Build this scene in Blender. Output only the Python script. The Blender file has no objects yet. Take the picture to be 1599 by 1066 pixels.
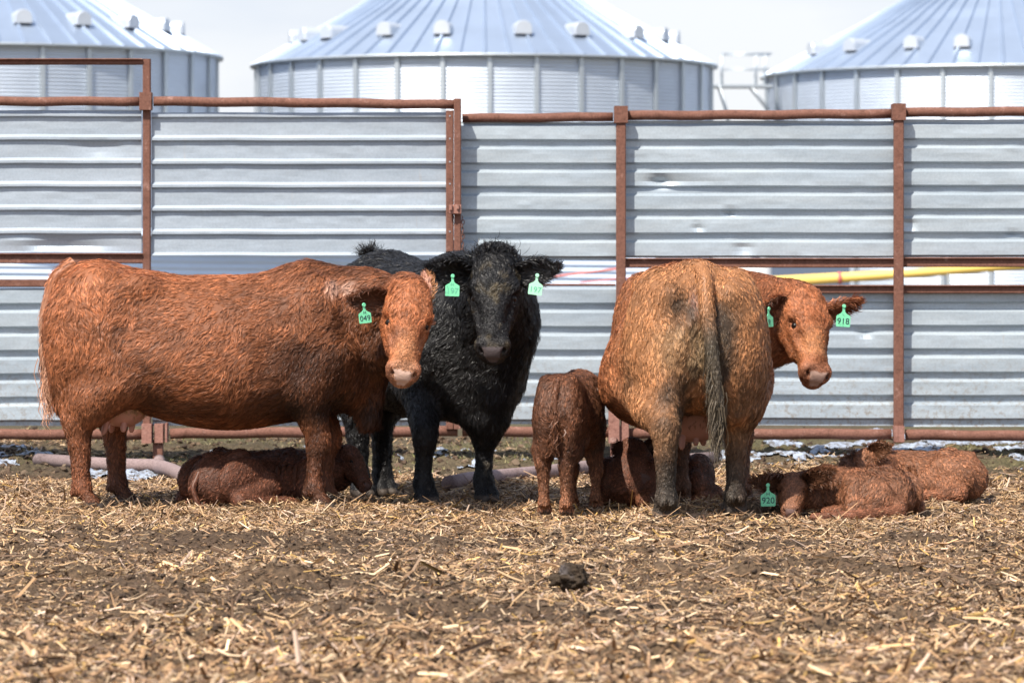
import bpy, math, random
import numpy as np
from mathutils import Matrix, Vector

# ------------------------------------------------------------------ camera, sky, sun
SC = bpy.context.scene
COL = SC.collection
rng = np.random.default_rng(7)
random.seed(7)
F, H, CX, HY = 6400.0, 1.23, 799.5, 440.0      # focal length in photo pixels, eye height, principal column, horizon row

cd = bpy.data.cameras.new('camera'); cam = bpy.data.objects.new('camera', cd); COL.objects.link(cam)
cam.location = (0, 0, H); cam.rotation_euler = (math.pi / 2, 0, 0)
cd.sensor_width = 36.0; cd.lens = 36.0 * F / 1599.0
cd.shift_y = -(533.0 - HY) / 1599.0
cd.clip_start = 0.5; cd.clip_end = 20000
cd.dof.use_dof = True; cd.dof.focus_distance = 21.7; cd.dof.aperture_fstop = 5.6
SC.camera = cam

SUN_EL, SUN_AZ = 53.0, -32.0     # azimuth: degrees left of the direction straight back over the camera
to_sun = Vector((math.sin(math.radians(SUN_AZ)) * math.cos(math.radians(SUN_EL)),
                 -math.cos(math.radians(SUN_AZ)) * math.cos(math.radians(SUN_EL)), math.sin(math.radians(SUN_EL))))
sl = bpy.data.lights.new('sun', 'SUN'); sl.energy = 4.7; sl.angle = math.radians(0.6); sl.color = (1.0, 0.925, 0.815)
so = bpy.data.objects.new('sun', sl); COL.objects.link(so)
so.rotation_euler = to_sun.to_track_quat('Z', 'Y').to_euler(); so.location = (-10, -10, 20)

W = bpy.data.worlds.new('World'); SC.world = W; W.use_nodes = True
nt = W.node_tree; nt.nodes.clear()
def N(t, ty, **kw):
    n = t.nodes.new(ty)
    for k, v in kw.items(): setattr(n, k, v)
    return n
out = N(nt, 'ShaderNodeOutputWorld'); mix = N(nt, 'ShaderNodeMixShader')
sky = N(nt, 'ShaderNodeTexSky', sky_type='NISHITA', sun_disc=False)
sky.sun_elevation = math.radians(SUN_EL); sky.sun_rotation = math.atan2(to_sun.x, to_sun.y)
b1 = N(nt, 'ShaderNodeBackground'); b1.inputs[1].default_value = 0.15
b2 = N(nt, 'ShaderNodeBackground'); b2.inputs[1].default_value = 0.70
tc = N(nt, 'ShaderNodeTexCoord'); sep = N(nt, 'ShaderNodeSeparateXYZ')
mp = N(nt, 'ShaderNodeMapping'); mp.inputs['Scale'].default_value = (7, 7, 26)
nz = N(nt, 'ShaderNodeTexNoise'); nz.inputs['Scale'].default_value = 1.3; nz.inputs['Detail'].default_value = 5; nz.inputs['Roughness'].default_value = .5
rc = N(nt, 'ShaderNodeValToRGB')
rc.color_ramp.elements[0].position = .30; rc.color_ramp.elements[0].color = (.68, .73, .83, 1)
rc.color_ramp.elements[1].position = .58; rc.color_ramp.elements[1].color = (.83, .85, .89, 1)
re = N(nt, 'ShaderNodeValToRGB')
for e, (p, v) in zip(re.color_ramp.elements, ((0.0, .97), (.16, .9))): e.position = p; e.color = (v, v, v, 1)
for p, v in ((.45, .42), (1.0, .22)):
    e = re.color_ramp.elements.new(p); e.color = (v, v, v, 1)
L_ = nt.links.new
L_(tc.outputs['Generated'], sep.inputs[0]); L_(tc.outputs['Generated'], mp.inputs[0]); L_(mp.outputs[0], nz.inputs['Vector'])
L_(nz.outputs['Fac'], rc.inputs[0]); L_(rc.outputs[0], b2.inputs[0]); L_(sky.outputs[0], b1.inputs[0])
L_(sep.outputs['Z'], re.inputs[0]); L_(re.outputs[0], mix.inputs[0]); L_(b1.outputs[0], mix.inputs[1]); L_(b2.outputs[0], mix.inputs[2])
L_(mix.outputs[0], out.inputs[0])
SC.view_settings.view_transform = 'Standard'; SC.view_settings.look = 'None'
SC.view_settings.exposure = 0.68; SC.view_settings.gamma = 1.0

# ------------------------------------------------------------------ small helpers
def A(*p): return np.array(p, dtype=np.float64)
def unit(v): v = np.asarray(v, float); return v / (np.linalg.norm(v) + 1e-12)
def at(px, py, Y): return A((px - CX) * Y / F, Y, H + (HY - py) * Y / F)

def hash3(i, j, k, s):
    n = (i * 374761393 + j * 668265263 + k * 2147483647 + s * 1274126177) & 0xFFFFFFFF
    n = ((n ^ (n >> 13)) * 1274126177) & 0xFFFFFFFF
    return ((n ^ (n >> 16)) & 0xFFFF) / 65535.0
def vnoise(P, freq, seed=0):
    """smooth value noise in -1..1 at points P (n,3)"""
    q = np.asarray(P, float) * freq; i = np.floor(q).astype(np.int64); f = q - i; f = f * f * (3 - 2 * f)
    r = 0
    for a in (0, 1):
        for b in (0, 1):
            for c in (0, 1):
                w = (f[..., 0] if a else 1 - f[..., 0]) * (f[..., 1] if b else 1 - f[..., 1]) * (f[..., 2] if c else 1 - f[..., 2])
                r = r + w * hash3(i[..., 0] + a, i[..., 1] + b, i[..., 2] + c, seed)
    return r * 2 - 1
def fbm(P, freq, seed=0, oct=3):
    r = 0; a = 1; t = 0
    for o in range(oct):
        r = r + a * vnoise(P, freq * 2 ** o, seed + o * 17); t += a; a *= .5
    return r / t
def sstep(a, b, x):
    t = np.clip((x - a) / (b - a), 0, 1); return t * t * (3 - 2 * t)

def mesh_np(name, V, quads=None, tris=None, col=None, smooth=True, mat=None, normals=None):
    V = np.asarray(V, np.float32)
    me = bpy.data.meshes.new(name)
    parts, tot = [], []
    if quads is not None and len(quads): parts.append(np.asarray(quads, np.int32).ravel()); tot.append(np.full(len(quads), 4, np.int32))
    if tris is not None and len(tris): parts.append(np.asarray(tris, np.int32).ravel()); tot.append(np.full(len(tris), 3, np.int32))
    li = np.concatenate(parts); lt = np.concatenate(tot); ls = np.concatenate(([0], np.cumsum(lt)[:-1])).astype(np.int32)
    me.vertices.add(len(V)); me.vertices.foreach_set('co', V.ravel())
    me.loops.add(len(li)); me.loops.foreach_set('vertex_index', li)
    me.polygons.add(len(lt)); me.polygons.foreach_set('loop_start', ls); me.polygons.foreach_set('loop_total', lt)
    me.polygons.foreach_set('use_smooth', np.full(len(lt), smooth))
    me.update(calc_edges=True)
    if col is not None:
        ca = me.color_attributes.new('Col', 'FLOAT_COLOR', 'POINT')
        c4 = np.ones((len(V), 4), np.float32); c4[:, :3] = col; ca.data.foreach_set('color', c4.ravel())
    if normals is not None:
        try:
            na = me.attributes.new('custom_normal', 'FLOAT_VECTOR', 'POINT'); na.data.foreach_set('vector', np.asarray(normals, np.float32).ravel())
        except Exception as e: print('normals', e)
    if mat is not None: me.materials.append(mat)
    return me
def ob(name, data, parent=None):
    o = bpy.data.objects.new(name, data); COL.objects.link(o)
    if parent is not None: o.parent = parent
    return o
def tag(o, label, cat, group=None, kind=None):
    if label: o['label'] = label
    if cat: o['category'] = cat
    if group: o['group'] = group
    if kind: o['kind'] = kind
    return o
def empty(name, loc=(0, 0, 0), rz=0.0):
    o = bpy.data.objects.new(name, None); COL.objects.link(o); o.location = loc; o.rotation_euler = (0, 0, rz); o.empty_display_size = .2
    return o

class MB:
    """collects boxes, tubes and revolved shapes into one mesh"""
    def __init__(s): s.v = []; s.q = []; s.t = []; s.n = 0
    def add(s, V, q=(), t=()):
        s.v.append(np.asarray(V, float)); s.q += [tuple(i + s.n for i in f) for f in q]; s.t += [tuple(i + s.n for i in f) for f in t]; s.n += len(V)
    def box(s, c, d, rot=None, bev=.004):
        """box with chamfered long corners; c centre, d full sizes"""
        hx, hy, hz = d[0] / 2, d[1] / 2, d[2] / 2
        b = min(bev, .35 * min(d))
        V = []
        ax = int(np.argmax(d)); o1, o2 = [i for i in range(3) if i != ax]
        h = (hx, hy, hz); pr = [(h[o1] - b, h[o2]), (h[o1], h[o2] - b), (h[o1], -h[o2] + b), (h[o1] - b, -h[o2]), (-h[o1] + b, -h[o2]), (-h[o1], -h[o2] + b), (-h[o1], h[o2] - b), (-h[o1] + b, h[o2])]
        for e in (-1, 1):
            for p in pr:
                v = [0, 0, 0]; v[ax] = e * h[ax]; v[o1] = p[0]; v[o2] = p[1]; V.append(v)
        V = np.array(V, float)
        if rot is not None: V = V @ np.array(rot).T
        V = V + np.asarray(c, float)
        q = [(i, (i + 1) % 8, 8 + (i + 1) % 8, 8 + i) for i in range(8)]
        n0 = s.n
        s.add(V, q)
        for k in (0, 8): s.q += [(n0 + k, n0 + k + 1, n0 + k + 2, n0 + k + 3), (n0 + k, n0 + k + 3, n0 + k + 4, n0 + k + 7), (n0 + k + 4, n0 + k + 5, n0 + k + 6, n0 + k + 7)]
    def tube(s, pts, r, seg=12, cap=True):
        pts = np.asarray(pts, float); n = len(pts); r = np.broadcast_to(np.asarray(r, float), (n,))
        tg = np.gradient(pts, axis=0); V = []
        up = A(0, 0, 1) if abs(unit(tg[0])[2]) < .9 else A(1, 0, 0)
        for i in range(n):
            t = unit(tg[i]); a = unit(np.cross(t, up)); b = np.cross(a, t)
            for k in range(seg):
                an = 2 * math.pi * k / seg; V.append(pts[i] + r[i] * (math.cos(an) * a + math.sin(an) * b))
        q = [(i * seg + k, i * seg + (k + 1) % seg, (i + 1) * seg + (k + 1) % seg, (i + 1) * seg + k) for i in range(n - 1) for k in range(seg)]
        t = []
        if cap:
            V += [pts[0], pts[-1]]; a, b = n * seg, n * seg + 1
            t = [(a, (k + 1) % seg, k) for k in range(seg)] + [(b, (n - 1) * seg + k, (n - 1) * seg + (k + 1) % seg) for k in range(seg)]
        s.add(V, q, t)
    def rev(s, prof, seg=96, c=(0, 0, 0), close=False):
        """revolve (r, z) profile about z"""
        V = []; m = len(prof)
        for k in range(seg):
            an = 2 * math.pi * k / seg
            for r, z in prof: V.append((c[0] + r * math.cos(an), c[1] + r * math.sin(an), c[2] + z))
        q = [(k * m + i, ((k + 1) % seg) * m + i, ((k + 1) % seg) * m + i + 1, k * m + i + 1) for k in range(seg) for i in range(m - 1)]
        s.add(V, q)
    def build(s, name, mat, parent=None, smooth=False, origin=None):
        V = np.concatenate(s.v)
        if origin is not None: V = V - np.asarray(origin, float)
        o = ob(name, mesh_np(name, V, s.q, s.t, None, smooth, mat), parent)
        return o

# ------------------------------------------------------------------ materials
def pmat(name, base=(.5, .5, .5), rough=.6, metal=0.0, spec=.5, attr=False):
    m = bpy.data.materials.new(name); m.use_nodes = True; t = m.node_tree; p = t.nodes['Principled BSDF']
    p.inputs['Base Color'].default_value = (*base, 1); p.inputs['Roughness'].default_value = rough
    p.inputs['Metallic'].default_value = metal; p.inputs['Specular IOR Level'].default_value = spec
    if attr:
        a = N(t, 'ShaderNodeAttribute', attribute_name='Col'); t.links.new(a.outputs['Color'], p.inputs['Base Color'])
    return m, t, p
def noise_node(t, scale, detail=4, rough=.55, vec=None, stretch=None):
    n = N(t, 'ShaderNodeTexNoise'); n.inputs['Scale'].default_value = scale; n.inputs['Detail'].default_value = detail; n.inputs['Roughness'].default_value = rough
    c = N(t, 'ShaderNodeTexCoord')
    if stretch:
        mpp = N(t, 'ShaderNodeMapping'); mpp.inputs['Scale'].default_value = stretch
        t.links.new(c.outputs['Object'], mpp.inputs[0]); t.links.new(mpp.outputs[0], n.inputs['Vector'])
    else: t.links.new(c.outputs['Object'], n.inputs['Vector'])
    return n
def ramp(t, src, stops):
    r = N(t, 'ShaderNodeValToRGB'); el = r.color_ramp.elements
    while len(el) < len(stops): el.new(.5)
    for e, (p, c) in zip(el, stops): e.position = p; e.color = (*c, 1) if len(c) == 3 else c
    t.links.new(src, r.inputs[0]); return r
def bump(t, p, src, strength, dist):
    b = N(t, 'ShaderNodeBump'); b.inputs['Strength'].default_value = strength; b.inputs['Distance'].default_value = dist
    t.links.new(src, b.inputs['Height']); t.links.new(b.outputs[0], p.inputs['Normal']); return b

def mat_rust(name, dark=(.11, .050, .034), mid=(.175, .084, .062), pale=(.30, .18, .15)):
    m, t, p = pmat(name, rough=.78, spec=.25)
    n = noise_node(t, 11, 7, .72); r = ramp(t, n.outputs['Fac'], ((.30, dark), (.46, mid), (.58, mid), (.68, pale)))
    n2 = noise_node(t, 70, 3, .6); mx = N(t, 'ShaderNodeMix', data_type='RGBA', blend_type='MULTIPLY'); mx.inputs[0].default_value = .7
    r2 = ramp(t, n2.outputs['Fac'], ((.3, (.55, .5, .48)), (.6, (1.1, 1.05, 1.0))))
    t.links.new(r.outputs[0], mx.inputs[6]); t.links.new(r2.outputs[0], mx.inputs[7]); t.links.new(mx.outputs[2], p.inputs['Base Color'])
    bump(t, p, n2.outputs['Fac'], .5, .004); return m
RUST = mat_rust('rusty_steel'); RUST_PALE = mat_rust('faded_rusty_steel', (.14, .06, .045), (.30, .155, .125), (.40, .27, .24))
def mat_galv(name, a, b, rough=.42, metal=.55):
    m, t, p = pmat(name, rough=rough, metal=metal)
    n = noise_node(t, 3.0, 6, .6, stretch=(.25, 1, 2.2)); r = ramp(t, n.outputs['Fac'], ((.3, a), (.62, b)))
    n2 = noise_node(t, 60, 3, .6); r2 = ramp(t, n2.outputs['Fac'], ((.3, (.86, .87, .88)), (.65, (1, 1, 1))))
    mx = N(t, 'ShaderNodeMix', data_type='RGBA', blend_type='MULTIPLY'); mx.inputs[0].default_value = 1
    t.links.new(r.outputs[0], mx.inputs[6]); t.links.new(r2.outputs[0], mx.inputs[7])
    # rusty drip stains here and there
    n3 = noise_node(t, 5, 5, .7, stretch=(3, 1, .35)); r3 = ramp(t, n3.outputs['Fac'], ((.66, (0, 0, 0)), (.80, (.55, .55, .55))))
    mz = N(t, 'ShaderNodeMix', data_type='RGBA'); mz.inputs[7].default_value = (.42, .37, .32, 1)
    t.links.new(r3.outputs[0], mz.inputs[0]); t.links.new(mx.outputs[2], mz.inputs[6]); t.links.new(mz.outputs[2], p.inputs['Base Color'])
    cz_ = N(t, 'ShaderNodeTexCoord'); sx_ = N(t, 'ShaderNodeSeparateXYZ'); t.links.new(cz_.outputs['Object'], sx_.inputs[0]); r5 = ramp(t, sx_.outputs['Z'], ((.22, (.8, .8, .8)), (.75, (.12, .12, .12)), (.95, (.04, .04, .04))))
    n5 = noise_node(t, 26, 5, .75); r6 = ramp(t, n5.outputs['Fac'], ((.50, (0, 0, 0)), (.64, (1, 1, 1)))); m5 = N(t, 'ShaderNodeMath', operation='MULTIPLY'); t.links.new(r5.outputs[0], m5.inputs[0]); t.links.new(r6.outputs[0], m5.inputs[1])
    mu = N(t, 'ShaderNodeMix', data_type='RGBA'); mu.inputs[7].default_value = (.25, .20, .15, 1); t.links.new(m5.outputs[0], mu.inputs[0]); t.links.new(mz.outputs[2], mu.inputs[6]); t.links.new(mu.outputs[2], p.inputs['Base Color'])
    rr = ramp(t, n2.outputs['Fac'], ((.3, (rough + .08,) * 3), (.7, (rough - .05,) * 3))); t.links.new(rr.outputs[0], p.inputs['Roughness'])
    n4 = noise_node(t, 2.2, 3, .5, stretch=(1, 1, 3)); bump(t, p, n4.outputs['Fac'], .35, .02)
    return m
GALV = mat_galv('galvanised_sheet', (.345, .405, .46), (.455, .515, .56), .42, .30)
GALV_GATE = mat_galv('galvanised_gate_sheet', (.34, .395, .455), (.415, .47, .53), .46, .30)

def mat_silo(name, base, rough, metal=.85):
    m, t, p = pmat(name, base, rough, metal)
    n = noise_node(t, .9, 4, .6, stretch=(1, 1, 2)); r = ramp(t, n.outputs['Fac'], ((.3, tuple(c * .9 for c in base)), (.65, base))); t.links.new(r.outputs[0], p.inputs['Base Color'])
    return m
SILO_WALL = mat_silo('silo_wall_steel', (.54, .61, .71), .46, .40)
SILO_ROOF = mat_silo('silo_roof_steel', (.40, .48, .60), .52, .75)
SILO_TRIM = mat_silo('silo_trim_steel', (.52, .57, .61), .5)
SILO_VENT = mat_silo('silo_vent_steel', (.60, .64, .69), .45, .5)

def mat_ground():
    m, t, p = pmat('trampled_manure_ground', rough=.92, spec=.2)
    a = N(t, 'ShaderNodeAttribute', attribute_name='Col')
    n = noise_node(t, 38, 6, .7); r = ramp(t, n.outputs['Fac'], ((.30, (.35, .33, .32)), (.52, (.95, .93, .9)), (.70, (1.65, 1.55, 1.4))))
    mx = N(t, 'ShaderNodeMix', data_type='RGBA', blend_type='MULTIPLY'); mx.inputs[0].default_value = 1
    t.links.new(a.outputs['Color'], mx.inputs[6]); t.links.new(r.outputs[0], mx.inputs[7]); t.links.new(mx.outputs[2], p.inputs['Base Color'])
    n2 = noise_node(t, 95, 5, .75); bump(t, p, n2.outputs['Fac'], 1.0, .02); return m
GROUND = mat_ground()
STRAW = pmat('dry_straw', rough=.55, spec=.35, attr=True)[0]
DIRT, _t, _p = pmat('manure_crumbs', rough=.9, spec=.2, attr=True)
_n = noise_node(_t, 120, 4, .7); bump(_t, _p, _n.outputs['Fac'], .9, .012)
def mat_snow():
    m, t, p = pmat('old_snow', (.62, .68, .76), .5, 0, .4)
    p.inputs['Subsurface Weight'].default_value = 0.0
    n = noise_node(t, 22, 5, .7); r = ramp(t, n.outputs['Fac'], ((.40, (.12, .10, .08)), (.52, (.30, .34, .41)), (.70, (.46, .53, .64)))); t.links.new(r.outputs[0], p.inputs['Base Color'])
    bump(t, p, n.outputs['Fac'], .6, .03); return m
SNOW = mat_snow()
HIDE, _t, _p = pmat('hide', rough=.62, spec=.3, attr=True)
_n = noise_node(_t, 90, 3, .6); bump(_t, _p, _n.outputs['Fac'], .35, .006)
FUR = pmat('coat_hair', rough=.50, spec=.34, attr=True)[0]
FURW = pmat('wet_black_hair', rough=.42, spec=.32, attr=True)[0]
EYE = pmat('eye_dark', (.010, .007, .006), .28, 0, .22)[0]
TAGM, _t, _p = pmat('tag_green_plastic', (.17, .74, .40), .38, 0, .45)
_n = noise_node(_t, 60, 3, .6); _r = ramp(_t, _n.outputs['Fac'], ((.30, (.13, .46, .27)), (.48, (.19, .66, .37)), (.7, (.22, .70, .41)))); _t.links.new(_r.outputs[0], _p.inputs['Base Color'])
TAGP = pmat('tag_faded_green_plastic', (.40, .80, .55), .4, 0, .45)[0]
INK = pmat('tag_ink', (.015, .03, .05), .6)[0]
INKF = pmat('tag_ink_faded', (.12, .45, .30), .6)[0]
SKINP = pmat('udder_skin', rough=.5, spec=.4, attr=True)[0]
PIPE = mat_rust('weathered_pipe', (.15, .105, .10), (.25, .19, .19), (.36, .30, .30))
YELLOW = pmat('auger_yellow_paint', (.80, .56, .14), .5)[0]
REDP = pmat('red_paint', (.62, .16, .13), .45)[0]
BLUEG = pmat('blue_grey_paint', (.10, .13, .19), .5)[0]
WHITEP = pmat('white_paint', (.72, .72, .72), .5)[0]
TYRE = pmat('tyre_rubber', (.02, .02, .02), .8)[0]

# ------------------------------------------------------------------ ground
def gh(X, Y):
    P = np.stack([X, Y, np.zeros_like(X)], -1)
    near = sstep(60, 34, Y) * sstep(9, 6, np.abs(X))
    h = .030 * vnoise(P, .9, 1) + .026 * vnoise(P, 3.1, 2) + .020 * vnoise(P, 9, 3) + .011 * vnoise(P, 24, 4)
    h += .010 * np.abs(vnoise(P, 33, 6)) + .006 * vnoise(P, 52, 7)
    h += .035 * sstep(.35, .75, vnoise(P, 2.1, 9))
    return h * near - .012
def axis(dlo, dhi, step, far_lo, far_hi):
    a = np.arange(dlo, dhi, step); r = [dhi]; s = step
    while r[-1] < far_hi: s *= 1.35; r.append(r[-1] + s)
    l = [dlo - step]; s = step
    while l[-1] > far_lo: s *= 1.35; l.append(l[-1] - s)
    return np.concatenate([l[::-1], a, r])
gx = axis(-4.3, 4.3, .017, -3000, 3000); gy = axis(11.0, 30.5, .019, -200, 6000)
GX, GY = np.meshgrid(gx, gy, indexing='ij')
gz = gh(GX, GY)
GP = np.stack([GX.ravel(), GY.ravel(), np.zeros(GX.size)], -1)
def litter_mask(P):
    """0 bare dark manure .. 1 thick with straw"""
    X, Y = P[:, 0], P[:, 1]
    m = .55 + .55 * fbm(P, .8, 31, 3)
    bed = sstep(19.2, 20.8, Y) * sstep(26.2, 25.2, Y + .5 * vnoise(P, .7, 3))
    m = m + .45 * bed
    dark = sstep(20.3, 19.4, Y) * sstep(15.4, 16.6, Y) * sstep(.6, -.6, X + .5 * vnoise(P, .6, 5))
    m = m - .28 * dark
    m = m + .35 * sstep(15.6, 14.2, Y)
    m = m - .5 * sstep(25.4, 26.4, Y)
    return np.clip(m, 0, 1)
lm = litter_mask(GP)
c_d = A(.105, .070, .047); c_s = A(.34, .235, .145)
n1 = fbm(GP, 2.2, 5, 3)[:, None]
gc = c_d * (1 - .55 * lm[:, None]) + c_s * .55 * lm[:, None]
gc = gc * (1 + .35 * n1)
beh = sstep(25.3, 26.6, GP[:, 1] + .4 * vnoise(GP, .8, 8))[:, None]
grn = (sstep(-.1, .5, fbm(GP, 1.1, 77, 3)))[:, None]
c_b = A(.125, .098, .062) * (1 + .3 * n1); c_g = A(.15, .14, .065)
far = sstep(31, 60, GP[:, 1])[:, None]
gc = gc * (1 - beh) + beh * (c_b * (1 - .6 * grn) + c_g * .6 * grn)
gc = gc * (1 - far) + far * A(.16, .14, .10)
nx, ny = len(gx), len(gy)
I = np.arange(nx * ny).reshape(nx, ny)
gq = np.stack([I[:-1, :-1], I[1:, :-1], I[1:, 1:], I[:-1, 1:]], -1).reshape(-1, 4)
g = ob('ground', mesh_np('ground', np.stack([GX.ravel(), GY.ravel(), gz.ravel()], -1), gq, None, gc, True, GROUND)); g['kind'] = 'structure'

# straw and chopped cornstalk litter
def litter(n, ylo, yhi, Lr, Wr, xs=1.2, thr=1.0, up=.30):
    Y = rng.uniform(ylo, yhi, n * 3); X = rng.uniform(-1, 1, n * 3) * (Y * .125 * xs + .15)
    P = np.stack([X, Y, np.zeros_like(X)], -1); k = rng.random(len(P)) < litter_mask(P) ** 1.3 * thr
    P = P[k][:n]; m = len(P)
    ln = rng.uniform(*Lr, m) * np.exp(rng.normal(0, .35, m)); wd = rng.uniform(*Wr, m)
    a = rng.uniform(0, 2 * np.pi, m); tilt = np.abs(rng.normal(0, up, m)) + .02; stand = rng.random(m) < .012
    tilt[stand] = rng.uniform(.6, 1.3, stand.sum())
    P[:, 2] = gh(P[:, 0], P[:, 1]) + rng.uniform(.002, .022, m)
    d = np.stack([np.cos(a) * np.cos(tilt), np.sin(a) * np.cos(tilt), np.sin(tilt)], -1)
    roll = rng.normal(0, .6, m); s0 = np.stack([-np.sin(a), np.cos(a), np.zeros(m)], -1); nn = np.cross(d, s0)
    s = s0 * np.cos(roll)[:, None] + nn * np.sin(roll)[:, None]; u = np.cross(s, d) * -1
    bend = rng.normal(0, .10, m)
    pal = np.array([(.47, .31, .165), (.55, .40, .25), (.37, .22, .11), (.27, .16, .085), (.15, .09, .052), (.50, .31, .10), (.45, .32, .235)])
    c = pal[rng.choice(len(pal), m, p=[.17, .12, .18, .21, .21, .04, .07])] * np.exp(rng.normal(-.05, .30, m))[:, None]
    rows = []; V = []
    for t in (-.5, 0, .5):
        ctr = P + d * (ln * t)[:, None] + u * (bend * ln * (4 * t * t))[:, None]
        w = wd * (1 if t == 0 else .8)
        V += [ctr - s * (w / 2)[:, None], ctr + u * (w * .35)[:, None], ctr + s * (w / 2)[:, None]]
    V = np.stack(V, 1); b = np.arange(m)[:, None] * 9
    q = np.concatenate([b + np.array([[r * 3 + k, r * 3 + k + 1, r * 3 + k + 4, r * 3 + k + 3]]) for r in (0, 1) for k in (0, 1)])
    return V.reshape(-1, 3), q, np.repeat(c, 9, 0)
def join(parts):
    V, Q, C = [], [], []; n = 0
    for v, q, c in parts: V.append(v); Q.append(q + n); C.append(c); n += len(v)
    return np.concatenate(V), np.concatenate(Q), np.concatenate(C)
V, Q, C = join([litter(30000, 20.0, 26.2, (.04, .12), (.004, .010)), litter(40000, 19.4, 26.0, (.012, .04), (.003, .008)),
                litter(24000, 15.5, 20.4, (.015, .06), (.003, .008), thr=.9), litter(16000, 11.6, 16.2, (.02, .08), (.004, .013)),
                litter(2600, 11.6, 20, (.05, .13), (.008, .020)), litter(36000, 11.6, 20, (.006, .022), (.003, .008)), litter(16000, 25.4, 33, (.015, .07), (.004, .010), thr=2.6)])
o = ob('straw_litter', mesh_np('straw_litter', V, Q, None, C, False, STRAW))
tag(o, 'pale chopped straw and cornstalk litter scattered over the brown corral ground', 'straw', kind='stuff')

# manure crumbs
ico_v = []; phi = (1 + 5 ** .5) / 2
for a in (-1, 1):
    for b in (-phi, phi): ico_v += [(0, a, b), (a, b, 0), (b, 0, a)]
ico_v = np.array(ico_v, float); ico_v /= np.linalg.norm(ico_v[0])
def hull_tris(v):
    n = len(v); t = []
    el = min(np.linalg.norm(v[0] - v[j]) for j in range(1, n)) * 1.01
    for i in range(n):
        for j in range(n):
            for k in range(n):
                if i < j and i < k and j != k and all(np.linalg.norm(v[a] - v[b]) < el for a, b in ((i, j), (j, k), (k, i))):
                    if np.dot(np.cross(v[j] - v[i], v[k] - v[i]), v[i]) > 0: t.append((i, j, k))
    return np.array(t)
ico_t = hull_tris(ico_v)
def crumbs(n, ylo, yhi, Rr):
    Y = rng.uniform(ylo, yhi, n); X = rng.uniform(-1, 1, n) * (Y * .14 + .15)
    r = rng.uniform(0, 1, n) ** 2.5 * (Rr[1] - Rr[0]) + Rr[0]
    V = ico_v[None] * (1 + rng.uniform(-.5, .5, (n, 12, 1))) * r[:, None, None] * np.array([1, 1, .75])
    an = rng.uniform(0, 6.28, n); R = np.zeros((n, 3, 3)); R[:, 0, 0] = np.cos(an); R[:, 0, 1] = -np.sin(an); R[:, 1, 0] = np.sin(an); R[:, 1, 1] = np.cos(an); R[:, 2, 2] = 1
    V = np.einsum('nij,nkj->nki', R, V) + np.stack([X, Y, gh(X, Y) + r * .25], -1)[:, None]
    c = np.array([(.10, .066, .044), (.15, .103, .068), (.055, .037, .026), (.21, .15, .10)])[rng.choice(4, n, p=[.4, .25, .2, .15])] * rng.uniform(.7, 1.3, (n, 1))
    return V.reshape(-1, 3), (np.arange(n)[:, None, None] * 12 + ico_t[None]).reshape(-1, 3), np.repeat(c, 12, 0)
V, T, C = join([crumbs(34000, 11.6, 20.5, (.003, .017)), crumbs(16000, 19.5, 26, (.003, .017)), crumbs(9000, 25.8, 33, (.004, .03))])
o = ob('manure_crumbs', mesh_np('manure_crumbs', V, None, T, C, False, DIRT)); tag(o, 'dark crumbled manure and dirt lumps strewn across the corral ground', 'dirt', kind='stuff')

# the big dark clod
def lump(name, c, R, seed, col, hcol, label, mat=DIRT):
    th, ph = np.meshgrid(np.linspace(0, np.pi, 40), np.linspace(0, 2 * np.pi, 64, endpoint=False), indexing='ij')
    D = np.stack([np.sin(th) * np.cos(ph), np.sin(th) * np.sin(ph), np.cos(th)], -1).reshape(-1, 3)
    r = 1 + .30 * vnoise(D, 2.2, seed) + .20 * vnoise(D, 5, seed + 1) + .14 * vnoise(D, 11, seed + 2) + .08 * vnoise(D, 21, seed + 4)
    V = D * r[:, None] * np.array(R)
    J = np.arange(40 * 64).reshape(40, 64); K = np.roll(J, -1, 1)
    q = np.stack([J[:-1], J[1:], K[1:], K[:-1]], -1).reshape(-1, 4)
    w = (sstep(.1, .6, vnoise(D, 1.7, seed + 7)) * sstep(-.2, .4, D[:, 2]))[:, None]
    return ob(name, mesh_np(name, V, q, None, np.array(col) * (1 - w) + np.array(hcol) * w, True, mat)), c
cl = at(893, 912, 7872 / (912 - 440)); o, _ = lump('manure_clod', cl, (.068, .06, .052), 3, (.062, .044, .030), (.14, .12, .115), '')
o.location = (cl[0], cl[1], .03); tag(o, 'large dark grey brown manure clod standing up from the straw in front of the animals', 'clod')
# snow remnants near and under the fence
def snow(y0, y1, x0, x1, thr, fr, seed, step=.022, hgt=.016):
    xs = np.arange(x0, x1, step); ys = np.arange(y0, y1, step); X, Y = np.meshgrid(xs, ys, indexing='ij'); P = np.stack([X.ravel(), Y.ravel(), 0 * X.ravel()], -1)
    P = P + .05 * np.stack([vnoise(P, 14, 51), vnoise(P, 14, 52), 0 * P[:, 0]], -1)
    e = np.minimum.reduce([sstep(x0, x0 + .5, X), sstep(x1, x1 - .5, X), sstep(y0, y0 + .35, Y), sstep(y1, y1 - .35, Y)]).ravel()
    m = fbm(P * np.array([1, .75, 1]), fr, seed, 4) * 1.4 + e * .9 - .9 - thr
    z = gh(X, Y).ravel() + np.clip(m, -.1, .5) * hgt * 2 + .012
    J = np.arange(X.size).reshape(X.shape); q = np.stack([J[:-1, :-1], J[1:, :-1], J[1:, 1:], J[:-1, 1:]], -1).reshape(-1, 4)
    k = (m[q] > 0).all(1); q = q[k]; u, inv = np.unique(q.ravel(), return_inverse=True)
    return np.stack([X.ravel(), Y.ravel(), z], -1)[u], inv.reshape(-1, 4), np.ones((len(u), 3))
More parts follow.
